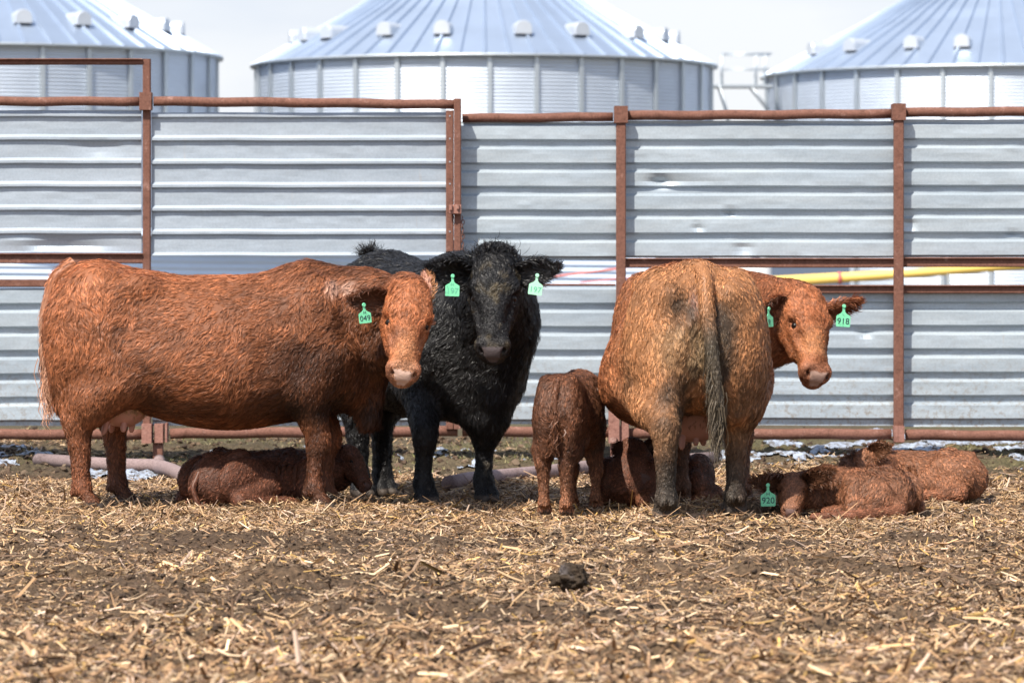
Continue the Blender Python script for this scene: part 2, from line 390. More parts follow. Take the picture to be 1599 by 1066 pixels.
V, Q, C = join([snow(26.0, 29.0, 1.0, 4.6, .10, 2.6, 5), snow(26.1, 27.8, 1.1, 2.5, -.16, 1.9, 15), snow(28.9, 33, 1.5, 5, .06, 2.4, 6), snow(25.2, 26.4, -2.95, -1.9, -.15, 2.4, 8),
                snow(25.6, 30, -4.2, -2.9, .42, 3.4, 9), snow(26.2, 31, -2.6, .8, .58, 4.0, 10)])
o = ob('snow', mesh_np('snow', V, Q, None, None, True, SNOW)); tag(o, 'thin dirty leftover snow on the ground along the foot of the fence', 'snow', kind='stuff')

# short dry grass behind and below the fence
def grass(n):
    Y = rng.uniform(25.8, 33, n); X = rng.uniform(-1, 1, n) * (Y * .13); P = np.stack([X, Y, 0 * X], -1)
    k = (fbm(P, 1.1, 77, 3) > -.05) & (rng.random(n) < np.where(X < 1.2, 1, .35)); P = P[k]; n = len(P)
    P[:, 2] = gh(P[:, 0], P[:, 1]); h = rng.uniform(.01, .035, n); a = rng.uniform(0, 6.28, n); s = np.stack([np.cos(a), np.sin(a), 0 * a], -1) * rng.uniform(.003, .007, n)[:, None]
    tip = P + np.stack([rng.normal(0, .02, n), rng.normal(0, .02, n), h], -1)
    V = np.stack([P - s, P + s, tip], 1).reshape(-1, 3); c = np.array([(.17, .17, .06), (.25, .21, .10), (.30, .24, .14)])[rng.choice(3, n)] * rng.uniform(.7, 1.2, (n, 1))
    return V, np.arange(3 * n).reshape(-1, 3), np.repeat(c, 3, 0)
V, T, C = grass(16000)
o = ob('grass', mesh_np('grass', V, None, T, C, False, STRAW)); tag(o, 'short dry yellow green grass below and behind the windbreak fence', 'grass', kind='stuff')

# ------------------------------------------------------------------ windbreak fence
YF = 28.3; SF = YF / F
def fx(px): return (px - CX) * SF
def fz(py): return H + (HY - py) * SF
def sheet(name, parent, x0p, x1p, ytop, ybot, phase, kind, y=0.0, mat=None, dents=(), wob=.004):
    """corrugated steel sheet; phase = photo row of one dark lower rib edge"""
    per = 36.4; x0, x1 = x0p, x1p
    prof = ((0, 0), (9, 0), (13, -.030), (33, -.030), (36.4, 0)) if kind == 'wide' else ((0, 0), (25.5, 0), (30, -.024), (33.6, -.024), (36.4, 0))
    rows = []
    k = math.floor((ytop - phase) / per) - 1
    while phase + k * per < ybot + per:
        for a, d in prof[:-1]: rows.append((phase + k * per + a, d))
        k += 1
    ra = np.array(rows); yy = ra[:, 0]
    pys = [ytop] + [v for v in yy if ytop < v < ybot] + [ybot]
    pys = np.array(sorted(pys)); dd = np.interp(pys, yy, ra[:, 1])
    # split long flats so that dents have vertices
    pf = np.concatenate([np.linspace(pys[i], pys[i + 1], 4 if pys[i + 1] - pys[i] > 6 else 2)[:-1] for i in range(len(pys) - 1)] + [[pys[-1]]]); df = np.interp(pf, pys, dd)
    xs = np.linspace(x0, x1, max(8, int((x1 - x0) / 5)))
    PX, PY = np.meshgrid(xs, pf, indexing='ij'); D = np.broadcast_to(df, PX.shape).copy()
    P3 = np.stack([PX.ravel() * .01, PY.ravel() * .02, 0 * PX.ravel()], -1)
    D += (wob * vnoise(P3, .9, int(x0) % 97) + .35 * wob * vnoise(P3, 5, 3)).reshape(PX.shape)
    for (cx, cy, rx, ry, dep) in dents: D += dep * np.exp(-((PX - cx) / rx) ** 2 - ((PY - cy) / ry) ** 2)
    sag = (.6 * vnoise(P3 * np.array([1, 0, 0]) + 3.3, 1.3, 5)).reshape(PX.shape)
    V = np.stack([fx(PX), YF + y + D, fz(PY + sag)], -1).reshape(-1, 3)
    J = np.arange(PX.size).reshape(PX.shape); q = np.stack([J[:-1, :-1], J[:-1, 1:], J[1:, 1:], J[1:, :-1]], -1).reshape(-1, 4)
    o = ob(name, mesh_np(name, V - A(*parent.location), q, None, None, False, mat or GALV), parent); return o
def bar(name, parent, x0, x1, y0, y1, yd=-.03, dep=.05, mat=None, flange=True):
    """angle-iron bar, photo rows y0..y1"""
    b = MB(); b.box((fx((x0 + x1) / 2), YF + yd, fz((y0 + y1) / 2)), (abs(x1 - x0) * SF, dep, abs(y1 - y0) * SF), bev=.006)
    if flange: b.box((fx((x0 + x1) / 2), YF + yd - dep / 2 - .012, fz(y0 + 1.2)), (abs(x1 - x0) * SF - .004, .022, .009), bev=.003)
    return b.build(name, mat or RUST, parent, origin=parent.location)
def pipe(name, parent, pts, r, yd=0.0, mat=None, seg=16):
    """round pipe through photo points"""
    p = np.array([(fx(a), YF + yd, fz(b)) for a, b in pts]); n = max(2, int(abs(pts[-1][0] - pts[0][0]) / 25))
    t = np.linspace(0, 1, len(pts)); tt = np.linspace(0, 1, n); p = np.stack([np.interp(tt, t, p[:, i]) for i in range(3)], -1)
    p[:, 2] += .003 * np.sin(np.arange(n) * 1.3) * (np.arange(n) % (n - 1) > 0); m = MB(); m.tube(p, r, seg)
    return m.build(name, mat or RUST, parent, True, origin=parent.location)
GRP = 'windbreak panels of the fence'
# left gate leaf with the raised frame
p = empty('windbreak_panel', (fx(-200), YF, 0)); tag(p, 'windbreak panel at far left with a raised square rusty frame above its top rail', 'fence panel', GRP)
sheet('sheet', p, -420, 223, 173, 394, 185, 'narrow', -.10, GALV_GATE, dents=((95, 383, 60, 7, .035), (40, 380, 30, 6, -.02), (150, 232, 40, 10, .012)))
sheet('sheet', p, -420, 228, 450, 664, 476, 'wide', -.03)
bar('frame_bar', p, -420, 226, 93.5, 103, -.13, .05)
bar('post', p, 226, 238, 94, 660, -.13, .055, flange=False)
pipe('top_rail', p, [(-420, 160), (220, 160)], .032, -.14)
b = MB(); b.box((fx(231), YF - .15, fz(160)), (.085, .10, .12)); b.build('rail_bracket', RUST, p, origin=p.location)
bar('cross_bar', p, -420, 226, 395.5, 411.5, -.13, .045); bar('cross_bar', p, -420, 226, 436, 448, -.06, .04, flange=False)
pipe('bottom_rail', p, [(-420, 677), (226, 677)], .036, -.10)
b = MB(); b.box((fx(232.5), YF - .12, fz(675)), (.068, .14, .135)); b.box((fx(251), YF - .10, fz(675)), (.062, .12, .130)); b.box((fx(262), YF - .08, fz(674)), (.014, .14, .135)); b.build('foot_bracket', RUST_PALE, p, origin=p.location)
b = MB(); b.box((fx(249), YF - .10, fz(705)), (.068, .068, .165)); b.build('leg', RUST, p, origin=p.location)
b = MB(); b.tube([at(60, 718, 27.3), at(180, 726, 26.5), at(240, 727, 26.4), at(256, 730, 26.1), at(268, 734, 25.8), at(296, 747, 24.7), at(310, 755, 24.2)], .045, 16); b.tube([at(249, 718, 28.2), at(247, 724, 26.6)], .04, 12); b.build('skid_pipe', PIPE, p, True, origin=p.location)
# middle leaf with latch
p = empty('windbreak_panel', (fx(480), YF, 0)); tag(p, 'windbreak panel with doubled rusty end post, latch box and hanging chain', 'fence panel', GRP)
sheet('sheet', p, 239, 698, 177, 399, 186.5, 'narrow', -.11, GALV_GATE, dents=((600, 300, 90, 12, .006),))
sheet('sheet', p, 239, 700, 446, 664, 476, 'wide', -.03)
pipe('top_rail', p, [(243, 160), (480, 162), (715, 165)], .033, -.15)
bar('post', p, 697, 709, 174, 668, -.15, .06, flange=False); bar('post', p, 709.5, 720.5, 156, 668, -.17, .08, flange=False)
b = MB(); b.box((fx(711.5), YF - .23, fz(328)), (.082, .05, .062)); b.box((fx(705), YF - .265, fz(325)), (.02, .02, .035)); b.box((fx(716), YF - .262, fz(324)), (.018, .02, .03)); b.build('latch', RUST_PALE, p, origin=p.location)
b = MB()
for i in range(14):
    c = A(fx(722.5) + .004 * math.sin(i * 1.7), YF - .20, fz(342 + i * 5.6)); an = np.linspace(0, 2 * np.pi, 11)
    d = A(1, 0, 0) if i % 2 else A(0, 1, 0)
    b.tube([c + .010 * math.cos(a) * d + A(0, 0, .018 * math.sin(a)) for a in an], .0035, 6, False)
b.build('chain', RUST, p, True, origin=p.location)
for py in (183, 218, 254, 288, 362, 396):
    b = MB(); b.tube([A(fx(703), YF - .178, fz(py)), A(fx(703), YF - .186, fz(py))], .0055, 8); b.build('bolt', GALV, p, origin=p.location)
pipe('bottom_rail', p, [(268, 676), (480, 674), (715, 672)], .036, -.10)
# panel right of the gate post
p = empty('windbreak_panel', (fx(845), YF, 0)); tag(p, 'short windbreak panel behind the black cow and the standing calf', 'fence panel', GRP)
sheet('sheet', p, 717, 962, 191, 406, 221, 'wide', 0); sheet('sheet', p, 700, 962, 447, 662, 475.5, 'wide', 0)
pipe('top_rail', p, [(722, 185), (957, 183)], .031, -.03)
bar('cross_bar', p, 700, 961, 443, 446.5, .01, .03, flange=False)
pipe('bottom_rail', p, [(722, 672), (957, 674)], .036, -.08)
# two panels at the right
def right_post(p, x, top, leg=False):
    bar('post', p, x - 7.5, x + 7.5, top + 22, 690 if not leg else 640, -.10, .075, flange=False)
    b = MB(); b.box((fx(x), YF - .09, fz(top + 12)), (.094, .12, .115)); b.build('post_cap', RUST, p, origin=p.location)
    b = MB(); b.box((fx(x), YF - .10, fz(676)), (.07, .12, .11)); b.build('foot_bracket', RUST_PALE, p, origin=p.location)
p = empty('windbreak_panel', (fx(1180), YF, 0)); tag(p, 'wide windbreak panel behind the cow seen from the rear, with a dented rib', 'fence panel', GRP)
sheet('sheet', p, 976, 1398, 189, 402, 220.5, 'wide', 0, dents=((1032, 283, 16, 7, .045), (1060, 284, 60, 9, .012), (1140, 332, 8, 4, .02), (1090, 354, 8, 4, .015), (1160, 388, 14, 8, .02)))
sheet('sheet', p, 976, 1398, 452, 664, 473, 'wide', 0, dents=((1350, 520, 10, 6, .02),))
pipe('top_rail', p, [(980, 181), (1180, 180), (1390, 178)], .033, -.04)
bar('cross_bar', p, 976, 1395, 403, 418, -.06, .055); bar('cross_bar', p, 976, 1395, 445, 458, -.06, .05)
right_post(p, 969, 168, True)
b = MB(); b.box((fx(958), YF - .13, fz(652)), (.075, .13, .335)); b.box((fx(975), YF - .11, fz(652)), (.055, .11, .325)); b.build('leg_sleeve', RUST_PALE, p, origin=p.location)
b = MB(); b.box((fx(960), YF - .12, fz(702)), (.066, .066, .17)); b.build('leg', RUST_PALE, p, origin=p.location)
b = MB(); b.tube([at(700, 754, 24.2), at(730, 748, 24.7), at(850, 737, 25.5), at(960, 724, 26.7), at(1060, 719, 27.1), at(1120, 715, 27.5)], .044, 16); b.tube([at(960, 718, 28.2), at(960, 722, 26.9)], .04, 12); b.build('skid_pipe', PIPE, p, True, origin=p.location)
pipe('bottom_rail', p, [(980, 676), (1390, 677)], .037, -.08)
p = empty('windbreak_panel', (fx(1650), YF, 0)); tag(p, 'windbreak panel at far right with pale scrape on its upper cross bar', 'fence panel', GRP)
sheet('sheet', p, 1404, 2000, 187, 402, 219.5, 'wide', 0, dents=((1420, 350, 10, 8, .02), (1580, 365, 10, 3, .012)))
sheet('sheet', p, 1404, 2000, 452, 666, 474, 'wide', 0)
pipe('top_rail', p, [(1412, 176), (2000, 172)], .033, -.04)
bar('cross_bar', p, 1405, 2000, 402, 417, -.06, .055); bar('cross_bar', p, 1405, 2000, 445, 458, -.06, .05)
right_post(p, 1401, 164)
pipe('bottom_rail', p, [(1412, 678), (2000, 684)], .037, -.08)

# ------------------------------------------------------------------ grain silos
def silo(cx, D, r, eave, slope, nst, vent_az, label, rot=0.0):
    p = empty('grain_silo', (cx, D, 0)); tag(p, label, 'silo', 'steel grain silos behind the fence')
    per = .085; n = int(eave / per) * 6; z = np.linspace(0, eave, n); m = MB(); m.rev([(r + .012 * math.cos(2 * math.pi * zz / per), zz) for zz in z], 132); m.build('wall', SILO_WALL, p, True)
    st = None; b = MB(); b.box((r + .045, 0, eave / 2 - .03), (.05, .11, eave - .1)); me = b.build('stiffener', SILO_TRIM, p)
    for i in range(nst):
        o = me if i == 0 else me.copy()
        if i: COL.objects.link(o)
        o.rotation_euler = (0, 0, rot + 2 * math.pi * i / nst)
    # roof of radial sheets with raised ribs
    nr = 60; rt = .55; prof_r = np.linspace(r + .16, rt, 14); V = []; per_s = 8
    offs = [(0.0, 0), (.06, .075), (.13, .075), (.19, 0), (.4, 0), (.6, 0), (.8, 0), (.97, 0)]
    for k in range(nr):
        for a, hgt in offs:
            an = 2 * math.pi * (k + a) / nr
            for rr in prof_r:
                V.append((rr * math.cos(an), rr * math.sin(an), eave + (r - rr) * slope + (hgt if rr > rt + .3 else hgt * .3) * 1.0 + (.03 if rr < r * .55 else 0)))
    M_ = nr * per_s; J = np.arange(M_ * 14).reshape(M_, 14); K = np.roll(J, -1, 0); q = np.stack([J[:, :-1], K[:, :-1], K[:, 1:], J[:, 1:]], -1).reshape(-1, 4)
    ob('roof', mesh_np('roof', np.array(V), q, None, None, False, SILO_ROOF), p)
    m = MB(); m.rev([(r + .02, eave - .10), (r + .17, eave - .075), (r + .17, eave - .03), (r + .10, eave - .01)], 132); m.build('eave_ring', SILO_TRIM, p, True)
    m = MB(); zt = eave + (r - rt) * slope; m.rev([(rt + .15, zt - .1), (rt + .15, zt + .25), (rt, zt + .33), (.01, zt + .5)], 32); m.build('peak_cap', SILO_VENT, p, True)
    for a in vent_az:
        an = math.radians(a); rr = r - 1.05; c = A(rr * math.cos(an), rr * math.sin(an), eave + 1.05 * slope)
        # hooded roof vent opening down the slope
        out_ = A(math.cos(an), math.sin(an), 0); sd = A(-math.sin(an), math.cos(an), 0); b = MB()
        prof = [(.20 * math.cos(x), .03 + .17 * math.sin(x)) for x in np.linspace(0, math.pi, 13)]
        Vv = []; 
        for e, sc in ((-.34, .9), (.28, 1.0), (.34, .9)):
            for (u_, z_) in [(-.21 * sc, -.10)] + [(-u * sc, zz * sc + .02) for u, zz in prof[::-1]][::-1] + [(.21 * sc, -.10)]: Vv.append(c + out_ * e + sd * u_ + A(0, 0, z_))
        mm = 15; qq = [(i * mm + k, i * mm + k + 1, (i + 1) * mm + k + 1, (i + 1) * mm + k) for i in range(2) for k in range(mm - 1)]
        tt = [(2 * mm, 2 * mm + k, 2 * mm + k + 1) for k in range(1, mm - 1)] + [(0, k + 1, k) for k in range(1, mm - 1)]
        b.add(Vv, qq, tt); b.build('roof_vent', SILO_VENT, p)
    return p
cz = lambda py, Y: H + (HY - py) * Y / F
def az_front(*offs): return [270 + o for o in offs]
D0 = 100.0; r0 = 354 * D0 / F
silo((756 - CX) * D0 / F, D0, r0, cz(102, D0), .555, 32, az_front(-77, -65, -51, -29, -11.5, 11.5, 29, 50, 65, 78, 100, 130, 160, 190, 220, 250), 'centre grain silo standing wholly in view behind the black cow', .03)
silo((-38 - CX) * 98 / F, 98.0, 375 * 98 / F, cz(87, 98), .555, 32, az_front(-60, -30, -12, 20, 37, 54, 70, 85, 110, 140, 170, 200, 230), 'leftmost grain silo, cut by the left edge of the photo', .0)
silo((1558 - CX) * 106 / F, 106.0, 360 * 106 / F, cz(118, 106), .53, 32, az_front(-72, -52, -31, -16.5, 3, 20, 40, 60, 80, 120, 160, 200, 240), 'rightmost grain silo beyond the catwalk, cut by the right edge', .05)
# catwalk between the silos
p = empty('catwalk', (at(1160, 150, 104)[0], 104, 0)); tag(p, 'thin steel catwalk with handrail bridging the centre and right silos', 'catwalk')
def fpt(px, py, Y=104.0, dy=0): q = at(px, py, Y); return A(q[0], Y + dy, q[2])
b = MB(); c = (fpt(1106, 133) + fpt(1205, 138)) / 2; b.box(c, (99 * 104 / F, .8, .07)); b.build('deck', SILO_TRIM, p, origin=p.location)
for dy in (-.38, .38):
    b = MB(); b.tube([fpt(1126, 85, dy=dy), fpt(1204, 85, dy=dy)], .018, 8); b.tube([fpt(1126, 109, dy=dy), fpt(1200, 109, dy=dy)], .012, 8); b.build('handrail', SILO_TRIM, p, True, origin=p.location)
    for x in (1127, 1180, 1194):
        b = MB(); b.tube([fpt(x, 85, dy=dy), fpt(x, 136, dy=dy)], .017, 8); b.build('rail_post', SILO_TRIM, p, True, origin=p.location)
    b = MB(); b.tube([fpt(1122, 134, dy=dy), fpt(1134, 172, dy=dy), fpt(1150, 260, dy=dy)], .024, 8); b.tube([fpt(1172, 137, dy=dy), fpt(1200, 172, dy=dy)], .02, 8); b.build('brace', SILO_TRIM, p, True, origin=p.location)

# ------------------------------------------------------------------ things glimpsed through the slot in the fence
p = empty('steel_shed', (-6.3, 62, 0)); tag(p, 'low blue grey corrugated steel shed glimpsed through the slot behind the left cow', 'shed')
n = 90; xs = np.linspace(-9.6, 2.6, 60); zs = np.linspace(0, 1.9, n); V = []
for a, b_ in (((-9.6, 62), (2.2, 63)),):
    for t in np.linspace(0, 1, 60):
        for zz in zs: V.append((a[0] + (b_[0] - a[0]) * t + 6.3, (a[1] + (b_[1] - a[1]) * t) - 62 + .02 * math.cos(zz * 2 * math.pi / .1), zz + .04 - .10 * t))
J = np.arange(60 * n).reshape(60, n); q = np.stack([J[:-1, :-1], J[1:, :-1], J[1:, 1:], J[:-1, 1:]], -1).reshape(-1, 4)
SHED = mat_silo('shed_blue_steel', (.60, .71, .88), .5, .1); ob('wall', mesh_np('shed_wall', np.array(V), q, None, None, True, SHED), p)
b = MB(); b.box((-.4, 1.6, 1.98), (12.3, 3.4, .10)); b.build('roof', SHED, p)
p = empty('grain_auger', tuple(at(1380, 445, 78) * A(1, 1, 0))); tag(p, 'long yellow grain auger seen through the slot in the right panels', 'auger')
b = MB(); b.tube([at(1190, 441, 78), at(1420, 427, 78), at(1750, 403, 78)], [.11, .085, .075], 16); b.build('tube', YELLOW, p, True, origin=p.location)
b = MB(); b.tube([at(1308, 434.3, 78), at(1314, 433.8, 78)], .115, 16); b.build('band', REDP, p, True, origin=p.location)
b = MB(); b.tube([at(1480, 424, 78), A(at(1480, 0, 78)[0], 77.2, 0)], .035, 8); b.tube([at(1480, 424, 78), A(at(1480, 0, 78)[0], 78.8, 0)], .035, 8); b.build('support', SILO_TRIM, p, True, origin=p.location)
p = empty('grain_auger', tuple(at(900, 445, 58) * A(1, 1, 0))); tag(p, 'thin red auger tube slanting behind the slot beside the black cow ear', 'auger')
b = MB(); b.tube([at(690, 454, 58), at(830, 436, 58), at(960, 420, 58), at(1040, 409, 58)], .017, 10); b.build('tube', REDP, p, True, origin=p.location)
b = MB(); b.tube([at(905, 441, 58), at(1010, 431, 58)], .010, 8); b.build('guy_rod', REDP, p, True, origin=p.location)
b = MB(); b.tube([at(700, 453, 58), A(at(700, 0, 58)[0], 57.4, 0)], .03, 8); b.tube([at(700, 453, 58), A(at(700, 0, 58)[0], 58.6, 0)], .03, 8); b.build('support', REDP, p, True, origin=p.location)
p = empty('farm_trailer', tuple(at(1260, 440, 84) * A(1, 1, 0))); tag(p, 'dark blue grey farm trailer behind the yellow auger', 'trailer')
c = at(1262, 426, 84); b = MB(); b.box((c[0], 84.6, 1.34), (1.7, 1.2, .42)); b.build('box_body', BLUEG, p, origin=p.location)
for sx in (-.55, .55):
    b = MB(); b.tube([A(c[0] + sx, 84.0, .35), A(c[0] + sx, 84.2, .35)], .35, 20); w = b.build('wheel', TYRE, p, True, origin=p.location)
b = MB(); b.box((c[0], 84.5, .85), (1.5, .9, .12)); b.box((c[0] - 1.0, 84.5, .8), (.5, .08, .08)); b.build('chassis', BLUEG, p, origin=p.location)
p = empty('water_tank', tuple(at(1180, 440, 80) * A(1, 1, 0))); tag(p, 'white tank glimpsed through the slot beside the rear view cow', 'tank')
m = MB(); m.rev([(.01, 0), (.30, 0), (.31, .05), (.31, 1.5), (.26, 1.62), (.08, 1.68), (.01, 1.68)], 28); m.build('body', WHITEP, p, True)
m = MB(); m.rev([(.01, 1.68), (.09, 1.68), (.09, 1.74), (.01, 1.75)], 16); m.build('lid', BLUEG, p, True)

# ------------------------------------------------------------------ animals: smooth-blended body fields turned into one mesh, with coat tufts
class Cap:
    """tapered capsule a->b; sq=(axis, f) flattens it by f along axis"""
    def __init__(s, a, b, ra, rb, k=.05, d=None, hl=.035, c=None, sq=None, sub=False):
        s.a, s.b, s.ra, s.rb, s.k, s.hl, s.c, s.sub = A(*a), A(*b), ra, rb, k, hl, c, sub
        s.dir = unit(s.b - s.a) if d is None else unit(d); s.sq = None if sq is None else (unit(sq[0]), sq[1])
        m = max(ra, rb); s.lo = np.minimum(s.a, s.b) - m; s.hi = np.maximum(s.a, s.b) + m
    def dist(s, X, Y, Z):
        ba = s.b - s.a; x, y, z = X - s.a[0], Y - s.a[1], Z - s.a[2]
        if s.sq is not None:
            ax, f = s.sq; e = (x * ax[0] + y * ax[1] + z * ax[2]) * (f - 1); x = x + e * ax[0]; y = y + e * ax[1]; z = z + e * ax[2]
        h = np.clip((x * ba[0] + y * ba[1] + z * ba[2]) / (ba @ ba + 1e-9), 0, 1)
        return np.sqrt((x - h * ba[0]) ** 2 + (y - h * ba[1]) ** 2 + (z - h * ba[2]) ** 2) - (s.ra + (s.rb - s.ra) * h)
class Ell:
    """ellipsoid; R rows = local axes"""
    def __init__(s, c, r, R=None, k=.08, d=(0, 0, -1), hl=.035, col=None, sub=False):
        s.ce, s.r, s.R, s.k, s.hl, s.c, s.sub = A(*c), A(*r), np.eye(3) if R is None else np.array(R, float), k, hl, col, sub
        s.dir = unit(d); e = np.sqrt(((s.R * s.r[:, None]) ** 2).sum(0)); s.lo, s.hi = s.ce - e, s.ce + e
    def dist(s, X, Y, Z):
        x, y, z = X - s.ce[0], Y - s.ce[1], Z - s.ce[2]; a = b = 0
        for i in range(3):
            q = (s.R[i, 0] * x + s.R[i, 1] * y + s.R[i, 2] * z) / s.r[i]; a = a + q * q; b = b + (q / s.r[i]) ** 2
        k0 = np.sqrt(a); return k0 * (k0 - 1) / (np.sqrt(b) + 1e-9)
class Loft:
    """elliptic sections along u; stations (t, centre along w, radius along w, radius along s)"""
    def __init__(s, o, u, w, st, n=2.2, taper=0.0, k=.06, d=None, hl=.04, c=None):
        s.o = A(*o); s.u = unit(u); w = np.asarray(w, float); s.w = unit(w - (w @ s.u) * s.u); s.s = np.cross(s.w, s.u); s.n, s.taper, s.k, s.hl, s.c, s.sub = n, taper, k, hl, c, False
        st = np.array(st, float); t = st[:, 0]; tt = np.linspace(t[0], t[-1], 96); cols = [tt]
        for j in (1, 2, 3):       # monotone-ish cubic through the stations
            y = st[:, j]; m = np.gradient(y, t); i = np.clip(np.searchsorted(t, tt) - 1, 0, len(t) - 2); h = t[i + 1] - t[i]; x = (tt - t[i]) / h
            cols.append((2 * x ** 3 - 3 * x ** 2 + 1) * y[i] + (x ** 3 - 2 * x ** 2 + x) * h * m[i] + (-2 * x ** 3 + 3 * x ** 2) * y[i + 1] + (x ** 3 - x ** 2) * h * m[i + 1])
        s.T = np.stack(cols, 1); s.dir = unit(d if d is not None else -s.u)
        P = []
        for r in s.T[::5]:
            for e in (-1, 1):
                for g_ in (-1, 1): P.append(s.o + s.u * r[0] + s.w * (r[1] + e * r[2]) + s.s * g_ * r[3])
        P = np.array(P); s.lo, s.hi = P.min(0), P.max(0)
    def loc(s, X, Y, Z):
        x, y, z = X - s.o[0], Y - s.o[1], Z - s.o[2]
        return tuple(x * v[0] + y * v[1] + z * v[2] for v in (s.u, s.w, s.s))
    def dist(s, X, Y, Z):
        t, w, e = s.loc(X, Y, Z); T = s.T
        c = np.interp(t, T[:, 0], T[:, 1]); rw = np.maximum(np.interp(t, T[:, 0], T[:, 2]), .01); rs = np.maximum(np.interp(t, T[:, 0], T[:, 3]), .01)
        q = (w - c) / rw; rs = rs * (1 - s.taper * np.clip(q, -1, 1))
        f = (np.abs(q) ** s.n + np.abs(e / rs) ** s.n) ** (1 / s.n); d = (f - 1) * np.minimum(rw, rs)
        ed = np.maximum(T[0, 0] - t, t - T[-1, 0]); return np.where(ed > -.02, np.maximum(d, ed), d)

def surface(prims, h, detail=None):
    lo = np.min([p.lo for p in prims if not p.sub], 0) - .06; hi = np.max([p.hi for p in prims if not p.sub], 0) + .06
    ax = [np.arange(lo[i], hi[i] + h, h) for i in range(3)]; D = np.full([len(a) for a in ax], .12, np.float32)
    for p in prims:
        m = p.k + .05; sl_ = tuple(slice(max(0, int((p.lo[i] - m - lo[i]) / h)), int((p.hi[i] + m - lo[i]) / h) + 2) for i in range(3))
        X, Y, Z = ax[0][sl_[0]][:, None, None], ax[1][sl_[1]][None, :, None], ax[2][sl_[2]][None, None, :]
        d = p.dist(X, Y, Z).astype(np.float32); o_ = D[sl_]
        if p.sub: d = -d; g_ = np.maximum(p.k - np.abs(o_ - d), 0) / p.k; D[sl_] = np.maximum(o_, d) + g_ * g_ * p.k / 4
        else: g_ = np.maximum(p.k - np.abs(o_ - d), 0) / p.k; D[sl_] = np.minimum(o_, d) - g_ * g_ * p.k / 4
    # surface nets
    S = D < 0; c = np.zeros([n - 1 for n in D.shape], np.int8)
    for i in (0, 1):
        for j in (0, 1):
            for k in (0, 1): c += S[i:D.shape[0] - 1 + i, j:D.shape[1] - 1 + j, k:D.shape[2] - 1 + k]
    act = (c > 0) & (c < 8); ids = np.full(act.shape, -1, np.int64); cells = np.argwhere(act); ids[act] = np.arange(len(cells))
    acc = np.zeros((len(cells), 3)); cnt = np.zeros(len(cells)); cor = [(i, j, k) for i in (0, 1) for j in (0, 1) for k in (0, 1)]
    for a in cor:
        for b in cor:
            if sum(b) - sum(a) == 1 and all(y >= x for x, y in zip(a, b)):
                da = D[tuple((cells + a).T)]; db = D[tuple((cells + b).T)]; m = (da < 0) != (db < 0); t = np.where(m, da / (da - db + 1e-12), 0)[:, None]
                acc += np.where(m[:, None], np.array(a) + t * (np.array(b) - np.array(a)), 0); cnt += m
    V = (cells + acc / cnt[:, None]) * h + lo; Q = []
    for e in range(3):
        o1, o2 = (e + 1) % 3, (e + 2) % 3; s0 = [slice(None)] * 3; s1 = [slice(None)] * 3; s0[e] = slice(0, -1); s1[e] = slice(1, None)
        x = S[tuple(s0)] != S[tuple(s1)]; idx = np.argwhere(x); idx = idx[(idx[:, o1] > 0) & (idx[:, o2] > 0)]
        idx = idx[(idx[:, o1] < D.shape[o1] - 1) & (idx[:, o2] < D.shape[o2] - 1)]
        def cid(d1, d2): q = idx.copy(); q[:, o1] -= d1; q[:, o2] -= d2; return ids[tuple(q.T)]
        f = np.stack([cid(1, 1), cid(0, 1), cid(0, 0), cid(1, 0)], -1); fl = S[tuple(idx.T)]; f[~fl] = f[~fl][:, ::-1]; Q.append(f)
    Q = np.concatenate(Q); Q = Q[(Q >= 0).all(1)]
    # keep the largest connected piece: one body, one mesh
    lab = np.arange(len(V))
    for _ in range(400):
        n = lab.copy(); mn = lab[Q].min(1)
        for j in range(4): np.minimum.at(n, Q[:, j], mn)
        n = n[n]
        if (n == lab).all(): break
        lab = n
    big = np.bincount(lab).argmax(); k = lab == big; Q = Q[k[Q].all(1)]; re_ = np.cumsum(k) - 1
    return V[k], re_[Q]
def vnormals(V, Q):
    n = np.zeros_like(V); f = np.cross(V[Q[:, 2]] - V[Q[:, 0]], V[Q[:, 3]] - V[Q[:, 1]])
    for j in range(4): np.add.at(n, Q[:, j], f)
    return n / (np.linalg.norm(n, axis=1, keepdims=True) + 1e-12)
def blend(prims, P, tau=.03):
    """flow direction, hair length and colour from the nearest primitives"""
    ws = 0; d = np.zeros_like(P); hl = np.zeros(len(P)); col = np.zeros_like(P)
    for p in prims:
        if p.sub: continue
        w = np.exp(-np.clip(p.dist(P[:, 0], P[:, 1], P[:, 2]), -.04, .4) / tau); ws = ws + w; d += w[:, None] * p.dir; hl += w * p.hl; col += w[:, None] * np.array(p.c)
    return d / (np.linalg.norm(d, axis=1, keepdims=True) + 1e-9), hl / ws, col / ws[:, None]

